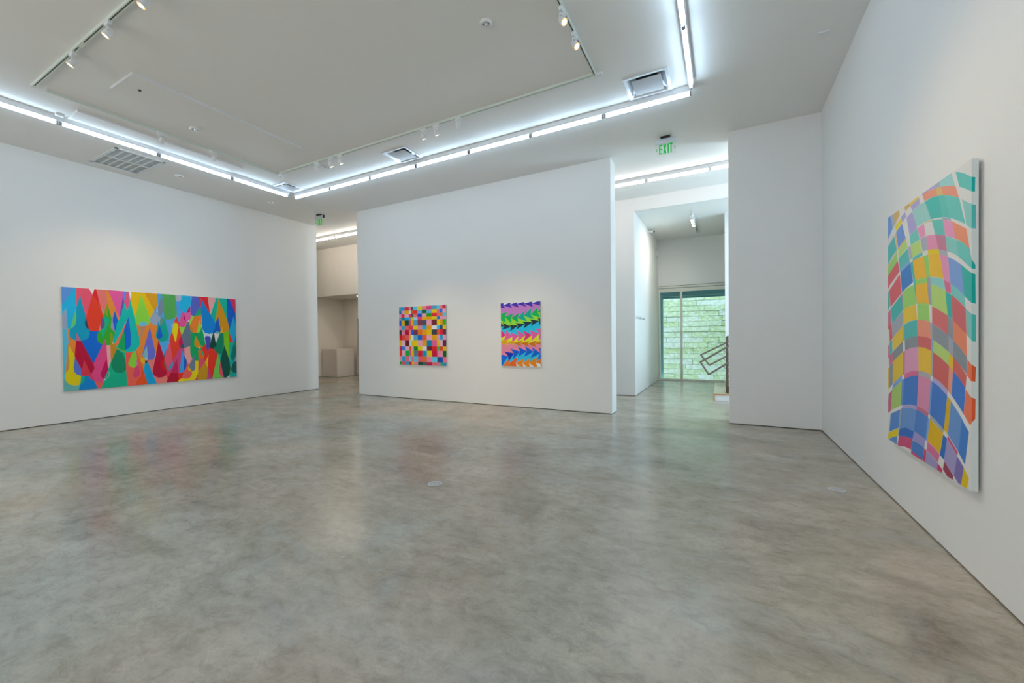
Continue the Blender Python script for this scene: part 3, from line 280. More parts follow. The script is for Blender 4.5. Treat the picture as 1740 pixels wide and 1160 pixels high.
# ceiling with openings for the diffusers and the return grille
DIFF = [(-1.178, -.612, 5.56, 6.105), (-5.60, -5.04, 5.585, 6.10), (-8.90, -8.47, 5.585, 6.10)]
GRL = (-10.66, -9.51, 3.15, 3.885)
holes = [(a+.035, b-.035, c+.035, d-.035) for a, b, c, d in DIFF+[GRL]]
def ceiling_mesh():
    xs = sorted({-20, 6} | {h[0] for h in holes} | {h[1] for h in holes}); ys = sorted({-5.3, YC+.1} | {h[2] for h in holes} | {h[3] for h in holes})
    bm = bmesh.new()
    V = {(i, j, k): bm.verts.new((x, y, ZC+.02*k)) for i, x in enumerate(xs) for j, y in enumerate(ys) for k in (0, 1)}
    for i in range(len(xs)-1):
        for j in range(len(ys)-1):
            cx, cy = (xs[i]+xs[i+1])/2, (ys[j]+ys[j+1])/2
            if any(h[0] < cx < h[1] and h[2] < cy < h[3] for h in holes): continue
            bm.faces.new([V[i, j, 0], V[i, j+1, 0], V[i+1, j+1, 0], V[i+1, j, 0]])
            bm.faces.new([V[i, j, 1], V[i+1, j, 1], V[i+1, j+1, 1], V[i, j+1, 1]])
    for v in [v for v in bm.verts if not v.link_faces]: bm.verts.remove(v)
    o = make('ceiling', bm, M_ceil, recalc=False); o['kind'] = 'structure'
ceiling_mesh()
struct('roof', [(-20.4, 6.4, -5.7, YL+.4, 5.25, 5.4), (-20.4, -20, -5.7, YL, 4.9, 5.3), (6, 6.4, -5.7, YL, 4.9, 5.3), (-20, 6, -5.7, -5.3, 4.9, 5.3)], M_white)

struct('wall_left', [(XL-.373, XL, -5.3, YF+.012, G, ZC)], M_wall)
struct('dark_gap_left', [(XL-.36, XL-.013, -5.3, YF, 0, G)], M_dark)  # near-black inset strip, drawn as the shade of the gap under the wall
struct('wall_back', [(-8.80, -1.912, YB, YF, G, ZC)], M_wall)
struct('dark_gap_back', [(-8.788, -1.925, YB+.012, YF-.012, 0, G)], M_dark)
struct('wall_back_right', [(.094, XR+.35, YB, YF, G, ZC)], M_wall)
struct('dark_gap_back_right', [(.106, XR+.3, YB+.012, YF-.012, 0, G)], M_dark)
struct('wall_right', [(XR, XR+.35, -5.3, YB, G, ZC)], M_wall)
struct('dark_gap_right', [(XR+.013, XR+.3, -5.3, YB+.012, 0, G)], M_dark)
struct('wall_rear', [(XL-.4, -9, -5.5, -5.3, 0, ZC), (-1, XR+.4, -5.5, -5.3, 0, ZC), (-9, -1, -5.5, -5.3, 0, .3), (-9, -1, -5.5, -5.3, 3.6, ZC)], M_wall)
w3 = struct('added_window', [(-9, -1, -5.45, -5.35, .3, .36), (-9, -1, -5.45, -5.35, 3.54, 3.6)]+[(x-.03, x+.03, -5.45, -5.35, .36, 3.54) for x in (-8.97, -7, -5, -3, -1.03)], M_frame)  # unseen window, made up to go with the fill lamp
for x in (-8.97, -7, -5, -3): boxes('added_blind', [(x+.03, x+1.94, -5.41, -5.404, .36, 3.54)], M_white, w3)  # opaque blinds added to close the made-up window
struct('wall_corridor_left', [(-20, XL-.373, YF-.3, YF, 0, ZC), (-20.2, -20, YF-.3, YC+.2, 0, ZC)], M_wallw)
struct('wall_corridor_right', [(XR+.35, 5.2, YF-.2, YF, 0, ZC), (5.0, 5.2, YF, 9.15, 0, ZC), (5.0, 5.2, 10.85, YL, 0, ZC), (5.0, 5.2, 9.15, 10.85, 3.4, ZC), (5.0, 5.2, 9.15, 10.85, 0, .35)], M_wall)
# far side of the corridor: niche on the left, lobby on the right
NX0, NX1, NZ, NY = -14.42, -9.6, 3.155, 12.05
struct('wall_far_left', [(-20, NX0, YC, YC+.2, G, ZC), (NX0, NX1, YC, YC+.2, NZ, ZC)], M_wallw)
struct('wall_far', [(NX1, -1.96, YC, YC+.2, G, ZC), (-1.96, 5.0, YC, YC+.13, 4.635, ZC)], M_wall)
struct('dark_gap_far', [(NX1+.01, -1.972, YC+.012, YC+.15, 0, G), (-2.1, -1.972, YC+.1, YL, 0, G)], M_dark)  # shaded gap below the far walls, put in as a dark strip
struct('wall_niche_left', [(NX0-.15, NX0, YC+.1, NY+.1, G, NZ+.1)], M_wallw)
struct('wall_niche_back', [(NX0-.1, -13.62, NY, NY+.15, G, NZ+.1), (-13.62, -12.7, NY, NY+.15, 2.36, NZ+.1), (-12.7, NX1+.1, NY, NY+.15, G, NZ+.1)], M_wallw)
struct('wall_niche_right', [(NX1, NX1+.15, YC+.1, NY+.1, 0, NZ+.1)], M_wallw)
struct('dark_gap_niche', [(NX0-.1, NX0-.012, YC, NY, 0, G), (NX0, NX1, NY+.012, NY+.1, 0, G)], M_dark)  # dark strip for the shade in the gap below the niche walls
bm = bmesh.new(); box(bm, NX0-.15, NX1+.15, YC+.1, NY+.15, NZ+.04, NZ+.14); o = make('ceiling_niche', bm, M_wallw); o['kind'] = 'structure'
d = struct('door_1', [(-13.62, -12.7, NY+.06, NY+.10, .01, 2.36)], M_board)
boxes('door_handle', [(-13.53, -13.49, NY+.0, NY+.06, 1.0, 1.12)], M_chrome, d)
# lobby
struct('wall_lobby_left', [(-2.16, -1.96, YC+.2, YL+.2, G, 4.8)], M_wall)
bm = bmesh.new()
v = [bm.verts.new(p) for p in ((-2.1, YC+.05, 4.64), (5, YC+.05, 4.64), (5, YL+.2, 4.735), (-2.1, YL+.2, 4.735), (-2.1, YC+.05, 4.9), (5, YC+.05, 4.9), (5, YL+.2, 4.9), (-2.1, YL+.2, 4.9))]
for f in ((0, 3, 2, 1), (4, 5, 6, 7), (0, 1, 5, 4), (1, 2, 6, 5), (2, 3, 7, 6), (3, 0, 4, 7)): bm.faces.new([v[i] for i in f])
o = make('ceiling_lobby', bm, M_ceil); o['kind'] = 'structure'
struct('wall_lobby_back', [(-1.96, 5.0, YL, YL+.2, 3.185, 4.9)], M_wall)
struct('wall_stair', [(.052, 5.0, 11.86, 12.0, 0, 4.67)], M_wall)
struct('ceiling_lobby_void', [(-2.2, 5.2, YC+.2, YL+.3, 5.0, 5.1)], M_ceil)

# lobby window
w = struct('window_1', [(-1.96, 5.0, YL-.02, YL+.09, 2.985, 3.10), (-1.96, 5.0, YL-.05, YL+.11, 3.115, 3.175)], M_frame)
def part(name, bs, m, p, bevel=0): return boxes(name, bs, m, p, bevel)
part('jamb', [(-1.955, -1.90, YL-.02, YL+.09, .02, 2.985)], M_frame, w)
part('sill', [(-1.955, 5.0, YL-.04, YL+.10, 0.001, .055)], M_frame, w)
part('shadow_gap', [(-1.955, 5.0, YL-.03, YL+.10, 3.175, 3.187)], M_dark, w)
mull = [-1.235, .62, 2.1, 3.6]
for x in mull: part('mullion', [(x-.034, x+.034, YL-.02, YL+.09, .055, 2.985)], M_frame, w)
edges = [-1.90]+[c for x in mull for c in (x-.034, x+.034)]+[5.0]
for a, b in zip(edges[::2], edges[1::2]): part('pane', [(a, b, YL+.03, YL+.036, .055, 2.985)], M_glass, w)
w2 = struct('window_2', [(5.02, 5.12, 9.15, 9.21, .35, 3.4), (5.02, 5.12, 10.79, 10.85, .35, 3.4), (5.02, 5.12, 9.15, 10.85, .35, .41), (5.02, 5.12, 9.15, 10.85, 3.34, 3.4)], M_frame)
part('pane', [(5.07, 5.076, 9.2, 10.8, .4, 3.35)], M_glass, w2)

# outside: yard, canopy, stone wall laid in courses
struct('ground', [(-8, 14, YL+.22, 24, -.5, -.40)], M_ground)
t = thing('canopy', 'dark teal metal canopy edge outside the top and left of the lobby window', 'canopy', (-1.9, 15.0, 0))
def rel(o, t):
    o.matrix_parent_inverse = Matrix.Translation(-Vector(t.location)); return o
rel(part('beam', [(-2.6, 6, 14.95, 15.12, 2.86, 3.35)], M_teal, t), t)
rel(part('beam', [(-2.6, 6, 15.25, 15.40, 2.815, 3.35)], M_teal, t), t)
rel(part('trim_strip', [(-2.6, 6, 15.125, 15.245, 2.875, 2.90)], M_tealL, t), t)
rel(part('post', [(-2.05, -1.86, 14.95, 15.1, -.40, 2.86)], M_teal, t), t)
t = thing('stone_wall', 'pale green mossy stone garden wall seen through the lobby window', 'wall', (0, 17.1, 0))
rel(part('core', [(-6.5, 9, 17.06, 17.4, -.40, 4.6)], M_board, t), t)
zz = -.40; row = 0
while zz < 3.9:
    h = .205+random.uniform(-.012, .012); x = -3.5+random.uniform(-.9, 0)
    while x < 4.2:
        L = random.choice([.55, .8, 1.15, 1.3, 1.5]); p = random.uniform(0, .045); s = random.uniform(-.004, .006)
        bm = bmesh.new(); x1 = x+L-.008; tl = random.uniform(-.006, .006)
        ps = [(x, 17.0-p, zz+.004), (x1, 17.0-p+s, zz+.004+tl), (x1, 17.08, zz+.004), (x, 17.08, zz+.004),
              (x, 17.0-p+s, zz+h-.006), (x1, 17.0-p, zz+h-.006+tl), (x1, 17.08, zz+h-.006), (x, 17.08, zz+h-.006)]
        v = [bm.verts.new(q) for q in ps]
        for f in ((0, 3, 2, 1), (4, 5, 6, 7), (0, 1, 5, 4), (1, 2, 6, 5), (2, 3, 7, 6), (3, 0, 4, 7)): bm.faces.new([v[i] for i in f])
        rel(make('stone', bm, random.choice(M_stone), t, bevel=.006), t); x += L
    zz += h; row += 1

# ------------------------------------------------------------------ fluorescent tube lights
def tube_light(x0, y0, x1, y1, label, group, m=None, z=ZC):
    """one fixture: white channel against the ceiling, two lampholders, bare tube below"""
    t = thing('fluorescent_light', label, 'ceiling light', ((x0+x1)/2, (y0+y1)/2, z), group)
    L = math.hypot(x1-x0, y1-y0)/2; t.rotation_euler = (0, 0, math.atan2(y1-y0, x1-x0))
    bm = bmesh.new()
    prof = [(-.036, 0), (-.036, -.060), (-.026, -.078), (.026, -.078), (.036, -.060), (.036, 0)]
    A = [bm.verts.new((-L, a, b)) for a, b in prof]; B = [bm.verts.new((L, a, b)) for a, b in prof]
    for i in range(len(prof)): j = (i+1) % len(prof); bm.faces.new([A[i], A[j], B[j], B[i]])
    bm.faces.new(A); bm.faces.new(B[::-1])
    make('channel', bm, M_white, t)
    for s in (-1, 1):
        bm = bmesh.new(); box(bm, s*(L-.020)-.010, s*(L-.020)+.010, -.014, .014, -.118, -.076)
        tube(bm, (s*(L-.020)-.012, 0, -.116), (s*(L-.020)+.012, 0, -.116), .019, 16)
        make('lampholder', bm, M_holder, t)
    bm = bmesh.new(); tube(bm, (-L+.034, 0, -.114), (L-.034, 0, -.114), .0165, 16, caps=False)
    make('tube', bm, m or M_tube, t, smooth=True)
    return t
P_ = 1.2247
XA, XB, YR = -8.955, -.363, 6.15
for k in range(7):
    tube_light(XA+.02+P_*k, YR, XA+.02+P_*(k+1), YR, 'fluorescent tube light over the middle wall, %s from the left ceiling corner' % ORD[k], 'fluorescent row over the middle wall')
for k in range(7):
    y1 = YR-.15-P_*k
    lab = 'fluorescent tube light over the left wall, %s from the far corner' % ORD[k] if k < 4 else 'fluorescent tube light of the left row running on behind the camera'
    tube_light(XA, y1, XA, y1-P_, lab, 'fluorescent row over the left wall')
    lab = 'fluorescent tube light running toward the camera at right, %s from the corner' % ORD[k] if k < 2 else 'fluorescent tube light of the right row running on over the camera'
    tube_light(XB, y1, XB, y1-P_, lab, 'fluorescent row over the right wall')
for k in range(7):
    tube_light(XA+.02+P_*k, -2.75, XA+.02+P_*(k+1), -2.75, 'fluorescent tube light of the row behind the camera', 'fluorescent row behind the camera')
YT = 9.125
for k, lab in ((3, None), (2, None), (1, None), (0, 'corridor tube light beyond the right opening, cut by the right wall block'),
               (-1, 'corridor tube light beyond the right opening, the full length middle one'), (-2, 'corridor tube light beyond the right opening, cut by the middle wall'), (-3, None)):
    tube_light(-.22+P_*k, YT, -.22+P_*(k+1), YT, lab or 'corridor tube light hidden behind the walls beside the right opening', 'corridor fluorescent row at right', M_tubem)
for k, lab in ((-4, None), (-5, None), (-6, None), (-7, None), (-8, None), (-9, 'corridor tube light beyond the left opening, right one of two'), (-10, 'corridor tube light beyond the left opening, left one of two'), (-11, None)):
    tube_light(-.22+P_*k, YT, -.22+P_*(k+1), YT, lab or 'corridor tube light hidden behind the walls beside the left opening', 'corridor fluorescent row at left', M_tubew)

# ------------------------------------------------------------------ track rails and spots
def rail(x0, y0, x1, y1, label, ends=(), coupler=None):
    t = thing('track_rail', label, 'track rail', ((x0+x1)/2, (y0+y1)/2, ZC), 'lighting track rails')
    L = math.hypot(x1-x0, y1-y0)/2; t.rotation_euler = (0, 0, math.atan2(y1-y0, x1-x0))
    part('channel', [(-L, L, -.018, -.007, -.034, 0), (-L, L, .007, .018, -.034, 0), (-L, L, -.007, .007, -.012, 0)], M_track, t)
    part('slot', [(-L+.01, L-.01, -.0069, .0069, -.022, -.012)], M_slot, t)
    if coupler is not None: part('coupler', [(coupler-.07, coupler+.07, -.0195, .0195, -.036, 0)], M_track, t)
    for s in ends: part('end_cap', [(s*L-.03, s*L+.03, -.021, .021, -.038, 0)], M_track, t)
    return t
TX0, TX1, TY0, TY1 = -8.13, -1.47, 1.885, 5.235
rail(TX0, TY0, TX1, TY0, 'pale lighting track rail nearest the camera, running from the upper left', (-1,), -1.72)
rail(TX0+.0, TY0+.12, TX0+.0, TY1, 'pale lighting track rail parallel to the left wall', (1,), -.18)
rail(TX0+.03, TY1, TX1-.03, TY1, 'pale lighting track rail parallel to the middle wall')
rail(TX1, TY0, TX1, TY1+.03, 'pale lighting track rail at right with two lit spots', (1,))
t = thing('rail_connector', 'small white corner connector at the right end of the lighting track', 'connector', (TX1+.05, TY1+.03, ZC))
part('housing', [(-.045, .045, -.03, .03, -.04, 0)], M_white, t, .003)

def spot(x, y, along, aim, label, group, lit=True, head='can', glow=None, power=None):
    """track spotlight: adapter on the rail, yoke, lamp head with a front lens"""
    t = thing('track_spotlight', label, 'spotlight', (x, y, ZC-.034), group)
    a = Vector((1, 0, 0)) if along == 'x' else Vector((0, 1, 0)); b = Vector((-a.y, a.x, 0))
    hx, hy = (.055, .018) if along == 'x' else (.018, .055)
    part('adapter', [(-hx, hx, -hy, hy, -.038, .004)], M_white, t, .003)
    aim = Vector(aim).normalized(); c = Vector((0, 0, -.115))
    side = aim.cross(Vector((0, 0, 1))).normalized() if abs(aim.z) < .99 else a
    bm = bmesh.new()
    tube(bm, (0, 0, -.036), (0, 0, -.050), .010, 10)
    tube(bm, side*.040+Vector((0, 0, -.052)), -side*.040+Vector((0, 0, -.052)), .005, 8)
    for s in (-1, 1): tube(bm, side*.040*s+Vector((0, 0, -.052)), side*.040*s+c, .0052, 8)
    make('yoke', bm, M_white, t, smooth=True)
    bm = bmesh.new()
    lathe(bm, [(0, -.055), (.020, -.055), (.024, -.048), (.026, -.030), (.036, -.012), (.038, .020), (.0385, .034), (.041, .036), (.041, .046), (.036, .046), (.034, .038), (0, .036)], 24, c, aim)
    make('lamp_head', bm, M_white, t, smooth=True)
    bm = bmesh.new(); lathe(bm, [(.026, .0455), (.014, .047), (0, .0475)], 24, c, aim)
    make('lens', bm, M_lens if lit else M_lensdim, t, smooth=True)
    bm = bmesh.new(); lathe(bm, [(.035, .042), (.026, .0455)], 24, c, aim)
    make('lens_rim', bm, M_lensr if lit else M_lensdim, t, smooth=True)
    if lit:
        l = bpy.data.lights.new('track_lamp', 'SPOT'); l.energy = SPOT_W if power is None else power; l.color = (1.0, .78, .52)
        l.spot_size = math.radians(62); l.spot_blend = .9; l.shadow_soft_size = .03
        lo = bpy.data.objects.new('track_lamp', l); COL.objects.link(lo)
        lo.location = Vector((x, y, ZC-.034))+c+aim*.055; lo.rotation_euler = (-aim).to_track_quat('Z', 'Y').to_euler()
    return t
g = 'track spotlights'
spot(-6.78, TY0, 'x', (-.27, -.45, -.86), 'lit white track spotlight, lowest in the upper left corner', g)
spot(-5.80, TY0, 'x', (-.27, -.45, -.86), 'lit white track spotlight, middle of the three at upper left', g)
spot(-4.98, TY0, 'x', (-.2, -.45, -.86), 'lit white track spotlight cut off by the top edge at upper left', g)
spot(TX1, 4.03, 'y', (.62, -.25, -.74), 'lit white track spotlight on the right rail, nearer the top edge', g)
spot(TX1, 4.43, 'y', (.66, -.18, -.72), 'lit white track spotlight on the right rail, nearer the rail corner', g)
spot(-4.32, TY1, 'x', (.05, .45, -.88), 'white track spotlight, leftmost of the three over the striped arrow painting', g)
spot(-4.06, TY1, 'x', (.12, .45, -.88), 'white track spotlight, middle of the three right of the middle square vent', g)
spot(-3.63, TY1, 'x', (-.1, .72, -.68), 'unlit white track spotlight, rightmost on the rail along the middle wall', g, False)
spot(-6.94, TY1, 'x', (.15, .70, -.68), 'unlit white track spotlight just left of the smoke detector on the far rail', g, False)
spot(-6.54, TY1, 'x', (.12, .42, -.90), 'lit white track spotlight hanging right in front of a smoke detector', g)
spot(-6.28, TY1, 'x', (.12, .45, -.88), 'lit white track spotlight just right of the smoke detector on the far rail', g)
spot(-8.05, TY1, 'x', (-.5, .60, -.62), 'unlit white track spotlight at the far left rail corner above a square vent', g, False)
spot(TX0, 3.27, 'y', (-.72, .02, -.69), 'white track spotlight on the left rail, seen from behind, nearer the camera', g, True, power=60)
spot(TX0, 4.04, 'y', (-.72, .02, -.69), 'white track spotlight on the left rail, seen from behind, nearer the corner', g, True, power=60)

# ------------------------------------------------------------------ ceiling fittings
def diffuser(r, label):
    a, b, c, d = r; cx, cy = (a+b)/2, (c+d)/2; hx, hy = (b-a)/2, (d-c)/2
    t = thing('air_diffuser', label, 'air vent', (cx, cy, ZC), 'square plaque air diffusers')
    bm = bmesh.new()   # flange and curved throat
    def ring(kx, z, n=6):
        pts = []; x, y = hx*kx, hy*kx; rad = min(.03, x*.2) if kx < .92 else 0.0
        for sx, sy, a0 in ((1, 1, 0), (-1, 1, 90), (-1, -1, 180), (1, -1, 270)):
            for i in range(n+1):
                ang = math.radians(a0+90*i/n); pts.append((sx*(x-rad)+rad*math.cos(ang), sy*(y-rad)+rad*math.sin(ang), z))
        return [bm.verts.new(p) for p in pts]
    rings = [ring(1, .0), ring(1, -.012), ring(.86, -.010), ring(.84, .0), ring(.78, .03), ring(.66, .05), ring(.5, .055)]
    for A, B in zip(rings, rings[1:]):
        for i in range(len(A)): bm.faces.new([A[i], A[(i+1) % len(A)], B[(i+1) % len(A)], B[i]])
    bmesh.ops.remove_doubles(bm, verts=bm.verts, dist=1e-5)
    make('frame', bm, M_alu, t, smooth=True)
    part('plaque', [(-hx*.66, hx*.66, -hy*.66, hy*.66, -.012, -.006)], M_plaque, t, .002)
    part('throat', [(-hx*.52, hx*.52, -hy*.52, hy*.52, .056, .062)], M_black, t)
    part('hanger', [(-.15, -.14, -.01, .01, -.006, .056), (.14, .15, -.01, .01, -.006, .056)], M_slot, t)
    hx2, hy2 = hx-.02, hy-.02
    part('housing', [(-hx2, hx2, -hy2, hy2, .21, .22), (-hx2, -hx2+.01, -hy2, hy2, .022, .21), (hx2-.01, hx2, -hy2, hy2, .022, .21),
                     (-hx2, hx2, -hy2, -hy2+.01, .022, .21), (-hx2, hx2, hy2-.01, hy2, .022, .21)], M_slot, t)
diffuser(DIFF[0], 'square metal air diffuser beside the right corner of the tube lights')
diffuser(DIFF[1], 'square metal air diffuser above the middle wall, halfway along the tube row')
diffuser(DIFF[2], 'square metal air diffuser tucked in the far left corner of the tube lights')

a, b, c, d = GRL; cx, cy = (a+b)/2, (c+d)/2; hx, hy = (b-a)/2, (d-c)/2
t = thing('return_grille', 'large rectangular return air grille with two rows of cells by the left wall', 'air vent', (cx, cy, ZC))
part('frame', [(-hx, hx, -hy, -hy+.05, -.014, 0), (-hx, hx, hy-.05, hy, -.014, 0), (-hx, -hx+.05, -hy, hy, -.014, 0), (hx-.05, hx, -hy, hy, -.014, 0)], M_vent, t, .003)
part('centre_bar', [(-.025, .025, -hy+.05, hy-.05, -.012, .03)], M_vent, t)
for k in range(1, 6):
    y = -hy+.05+(2*hy-.1)*k/6
    part('cross_bar', [(-hx+.05, hx-.05, y-.008, y+.008, -.010, .03)], M_vent, t)
bm = bmesh.new()
for k in range(36):
    x = -hx+.06+(2*hx-.12)*k/35
    box(bm, x-.0015, x+.0015, -hy+.05, hy-.05, .004, .022)
o = make('louvre', bm, M_vent, t); o['kind'] = 'stuff'
hx2, hy2 = hx+.01, hy+.01
part('housing', [(-hx2, hx2, -hy2, hy2, .05, .06), (-hx2, -hx2+.01, -hy2, hy2, .022, .05), (hx2-.01, hx2, -hy2, hy2, .022, .05), (-hx2, hx2, -hy2, -hy2+.01, .022, .05), (-hx2, hx2, hy2-.01, hy2, .022, .05)], M_ventin, t)

def panel(x0, x1, y0, y1, label):
    t = thing('ceiling_panel', label, 'ceiling panel', ((x0+x1)/2, (y0+y1)/2, ZC), 'long dropped ceiling panels')
    hx, hy = (x1-x0)/2, (y1-y0)/2
    part('board', [(-hx+.004, hx-.004, -hy+.004, hy, -.030, 0)], M_ceil, t, .002)
    part('lit_edge', [(hx-.004, hx+.008, -hy-.008, hy, -.032, 0), (-hx, hx-.004, -hy-.008, -hy+.004, -.032, 0)], M_white, t)  # white strips added to draw the bright line of the lit edges
    for sy in (-.88, -.45, .02, .45, .88):
        for sx in (-.8, .8):
            bm = bmesh.new(); lathe(bm, [(0, -.003), (.011, -.0025), (.012, 0)], 12, (sx*hx, sy*hy, -.028)); make('screw_cap', bm, M_vent, t)
    return t
pb = panel(-7.31, -6.67, 2.397, 4.72, 'long flat dropped panel in the middle of the ceiling at left')
bm = bmesh.new(); lathe(bm, [(0, -.02), (.014, -.018), (.016, -.004), (.022, 0)], 16, (-.02, -.97, -.028)); make('sprinkler_stub', bm, M_slot, pb, smooth=True)
panel(-8.86, -8.46, 2.397, 4.70, 'long dropped panel directly beside the left row of tube lights')

def disc(x, y, r, kind, label, cat):
    t = thing(kind, label, cat, (x, y, ZC))
    bm = bmesh.new(); lathe(bm, [(0, -.010), (r*.3, -.012), (r*.62, -.014), (r*.70, -.026), (r*.86, -.024), (r, -.012), (r, 0)], 32); make('cover', bm, M_white, t, smooth=True)
    bm = bmesh.new(); lathe(bm, [(0, -.034), (r*.16, -.034), (r*.22, -.026), (r*.3, -.012)], 20); make('sensor', bm, M_chrome if kind != 'smoke_detector' else M_vent, t, smooth=True)
    bm = bmesh.new()
    for i in range(4): 
        a_ = i*math.pi/2+.4; box(bm, math.cos(a_)*r*.46-.006, math.cos(a_)*r*.46+.006, math.sin(a_)*r*.46-.006, math.sin(a_)*r*.46+.006, -.017, -.010)
    make('slots', bm, M_slot, t)
disc(-2.28, 3.844, .068, 'smoke_detector', 'round white smoke detector alone near the top centre of the ceiling', 'smoke detector')
disc(-7.58, 3.50, .078, 'ceiling_sensor', 'round white disc on the ceiling beside the long dropped panel', 'ceiling sensor')
disc(-10.04, 4.33, .078, 'sprinkler_head', 'round white sprinkler cover between the grille and the exit sign', 'sprinkler')
disc(-6.99, 5.50, .075, 'smoke_detector', 'round smoke detector behind the lit spot on the far rail', 'smoke detector')
t = thing('sensor_plate', 'small rectangular plate on the ceiling near the right wall', 'cover plate', (1.035, 5.80, ZC))
part('plate', [(-.06, .06, -.032, .032, -.008, 0)], M_white, t, .002); part('lip', [(-.06, -.055, -.032, .032, -.016, -.008), (-.06, .06, -.032, -.027, -.016, -.008)], M_white, t)
t = thing('sensor_plate', 'tiny white plate on the ceiling just above the middle wall', 'cover plate', (-5.12, 7.58, ZC))
part('plate', [(-.05, .05, -.05, .05, -.008, 0)], M_white, t, .002); part('slots', [(-.035, .035, -.02, -.012, -.010, -.008), (-.035, .035, .012, .02, -.010, -.008)], M_vent, t)
t = thing('ceiling_hook', 'tiny white cross-shaped hook plate in the far left corner of the ceiling', 'hook', (-10.06, 6.27, ZC))
part('cross', [(-.07, .07, -.012, .012, -.008, 0), (-.012, .012, -.07, .07, -.008, 0)], M_white, t); bm = bmesh.new(); tube(bm, (0, 0, -.008), (0, 0, -.035), .006, 8); make('hook', bm, M_white, t)
t = thing('junction_box', 'small bright white block against the left row of tube lights', 'junction box', (-8.86, 2.31, ZC))
part('box', [(-.03, .03, -.045, .045, -.03, 0)], M_white, t, .003); part('lid', [(-.026, .026, -.04, .04, -.034, -.03)], M_white, t)

# ------------------------------------------------------------------ exit signs
def exit_sign(x, y, mirrored, label, end_cap=False):
    t = thing('exit_sign', label, 'exit sign', (x, y, ZC), 'ceiling exit signs')
    part('canopy', [(-.076, .076, -.045, .045, -.034, 0)], M_black, t)
    part('housing', [(-.172, .172, -.024, .024, -.112, -.034)], M_alu, t, .002)
    part('end_cap', [(.172, .180, -.026, .026, -.115, -.031)], M_black if end_cap else M_alu, t)
    part('face', [(-.168, .168, -.003, .003, -.315, -.112)], M_acry, t)
    s = -1 if mirrored else 1
    z0, z1 = -.290, -.125; H_ = z1-z0; wd = .052; st = .019; yy = -.006
    def quad(bm, pts):
        f0 = [bm.verts.new((s*px, yy, pz)) for px, pz in pts]; f1 = [bm.verts.new((s*px, -.0032, pz)) for px, pz in pts]
        bm.faces.new(f0); bm.faces.new(f1[::-1])
        for i in range(len(pts)): j = (i+1) % len(pts); bm.faces.new([f0[i], f1[i], f1[j], f0[j]])
    def R(bm, x0, x1, a, b): quad(bm, [(x0, a), (x1, a), (x1, b), (x0, b)])
    for ch, x0 in (('e', -.104), ('x', -.037), ('i', .034), ('t', .066)):
        bm = bmesh.new()
        if ch == 'e':
            R(bm, x0, x0+st, z0, z1); R(bm, x0+st, x0+wd, z1-st, z1); R(bm, x0+st, x0+wd*.9, (z0+z1)/2-st/2, (z0+z1)/2+st/2); R(bm, x0+st, x0+wd, z0, z0+st)
        if ch == 'x':
            quad(bm, [(x0, z1), (x0+st, z1), (x0+wd, z0), (x0+wd-st, z0)]); quad(bm, [(x0+wd-st, z1), (x0+wd, z1), (x0+st, z0), (x0, z0)])
        if ch == 'i': R(bm, x0, x0+st, z0, z1)
        if ch == 't':
            R(bm, x0, x0+wd-.004, z1-st, z1); R(bm, x0+wd/2-.002-st/2, x0+wd/2-.002+st/2, z0, z1-st)
        make('letter', bm, M_green, t)
    zc = (z0+z1)/2
    for q in (-1, 1):
        bm = bmesh.new()
        quad(bm, [(q*.160, zc), (q*.138, zc+.028), (q*.138, zc+.014), (q*.149, zc)]); quad(bm, [(q*.160, zc), (q*.138, zc-.028), (q*.138, zc-.014), (q*.149, zc)])
        make('arrow', bm, M_green, t)
exit_sign(-.867, 7.5, False, 'green EXIT sign hanging before the right opening')
exit_sign(-9.862, 7.5, True, 'small green exit sign seen mirrored at the left opening', True)

# ------------------------------------------------------------------ floor boxes, pedestal, niche lamp
def floor_box(x, y, label):
    t = thing('floor_box', label, 'floor outlet', (x, y, 0), 'round floor outlets')
    bm = bmesh.new(); lathe(bm, [(.072, 0.0), (.075, .004), (.066, .006), (.054, .005), (.054, .001)], 40); make('ring', bm, M_drain, t, smooth=True)
    bm = bmesh.new(); lathe(bm, [(0, .004), (.053, .004), (.053, .001)], 40); make('lid', bm, M_drainc, t)
    bm = bmesh.new(); lathe(bm, [(0, .0055), (.012, .0055), (.013, .004)], 16, (.02, .01, 0)); lathe(bm, [(0, .0055), (.012, .0055), (.013, .004)], 16, (-.02, -.01, 0)); make('socket', bm, M_drain, t)
floor_box(-2.668, 3.346, 'round metal floor outlet in the middle of the concrete floor')
floor_box(.975, 4.925, 'round metal floor outlet near the right wall')
t = thing('pedestal', 'tall beige display pedestal standing in the niche at left', 'pedestal', (-13.94, 11.385, 0))
part('body', [(-.42, .42, -.42, .42, .012, 1.13)], M_plinth, t, .004); part('toe_gap', [(-.405, .405, -.405, .405, 0, .012)], M_dark, t)
t = thing('niche_lamp', 'round white flush lamp on the niche ceiling', 'ceiling lamp', (-12.45, 11.12, NZ+.04))
bm = bmesh.new(); lathe(bm, [(.105, 0), (.105, -.02), (.085, -.03), (.085, -.02)], 32); make('rim', bm, M_white, t, smooth=True)
bm = bmesh.new(); lathe(bm, [(.085, -.022), (.05, -.032), (0, -.034)], 32); make('diffuser', bm, emis('niche_lamp_glow', (1, .95, .9), 4), t, smooth=True)

l = bpy.data.lights.new('niche_lamp_light', 'AREA'); l.shape = 'DISK'; l.size = .16; l.energy = 9; l.color = (1, .90, .78)
lo = bpy.data.objects.new('niche_lamp_light', l); COL.objects.link(lo); lo.location = (-12.45, 11.12, NZ+.0)
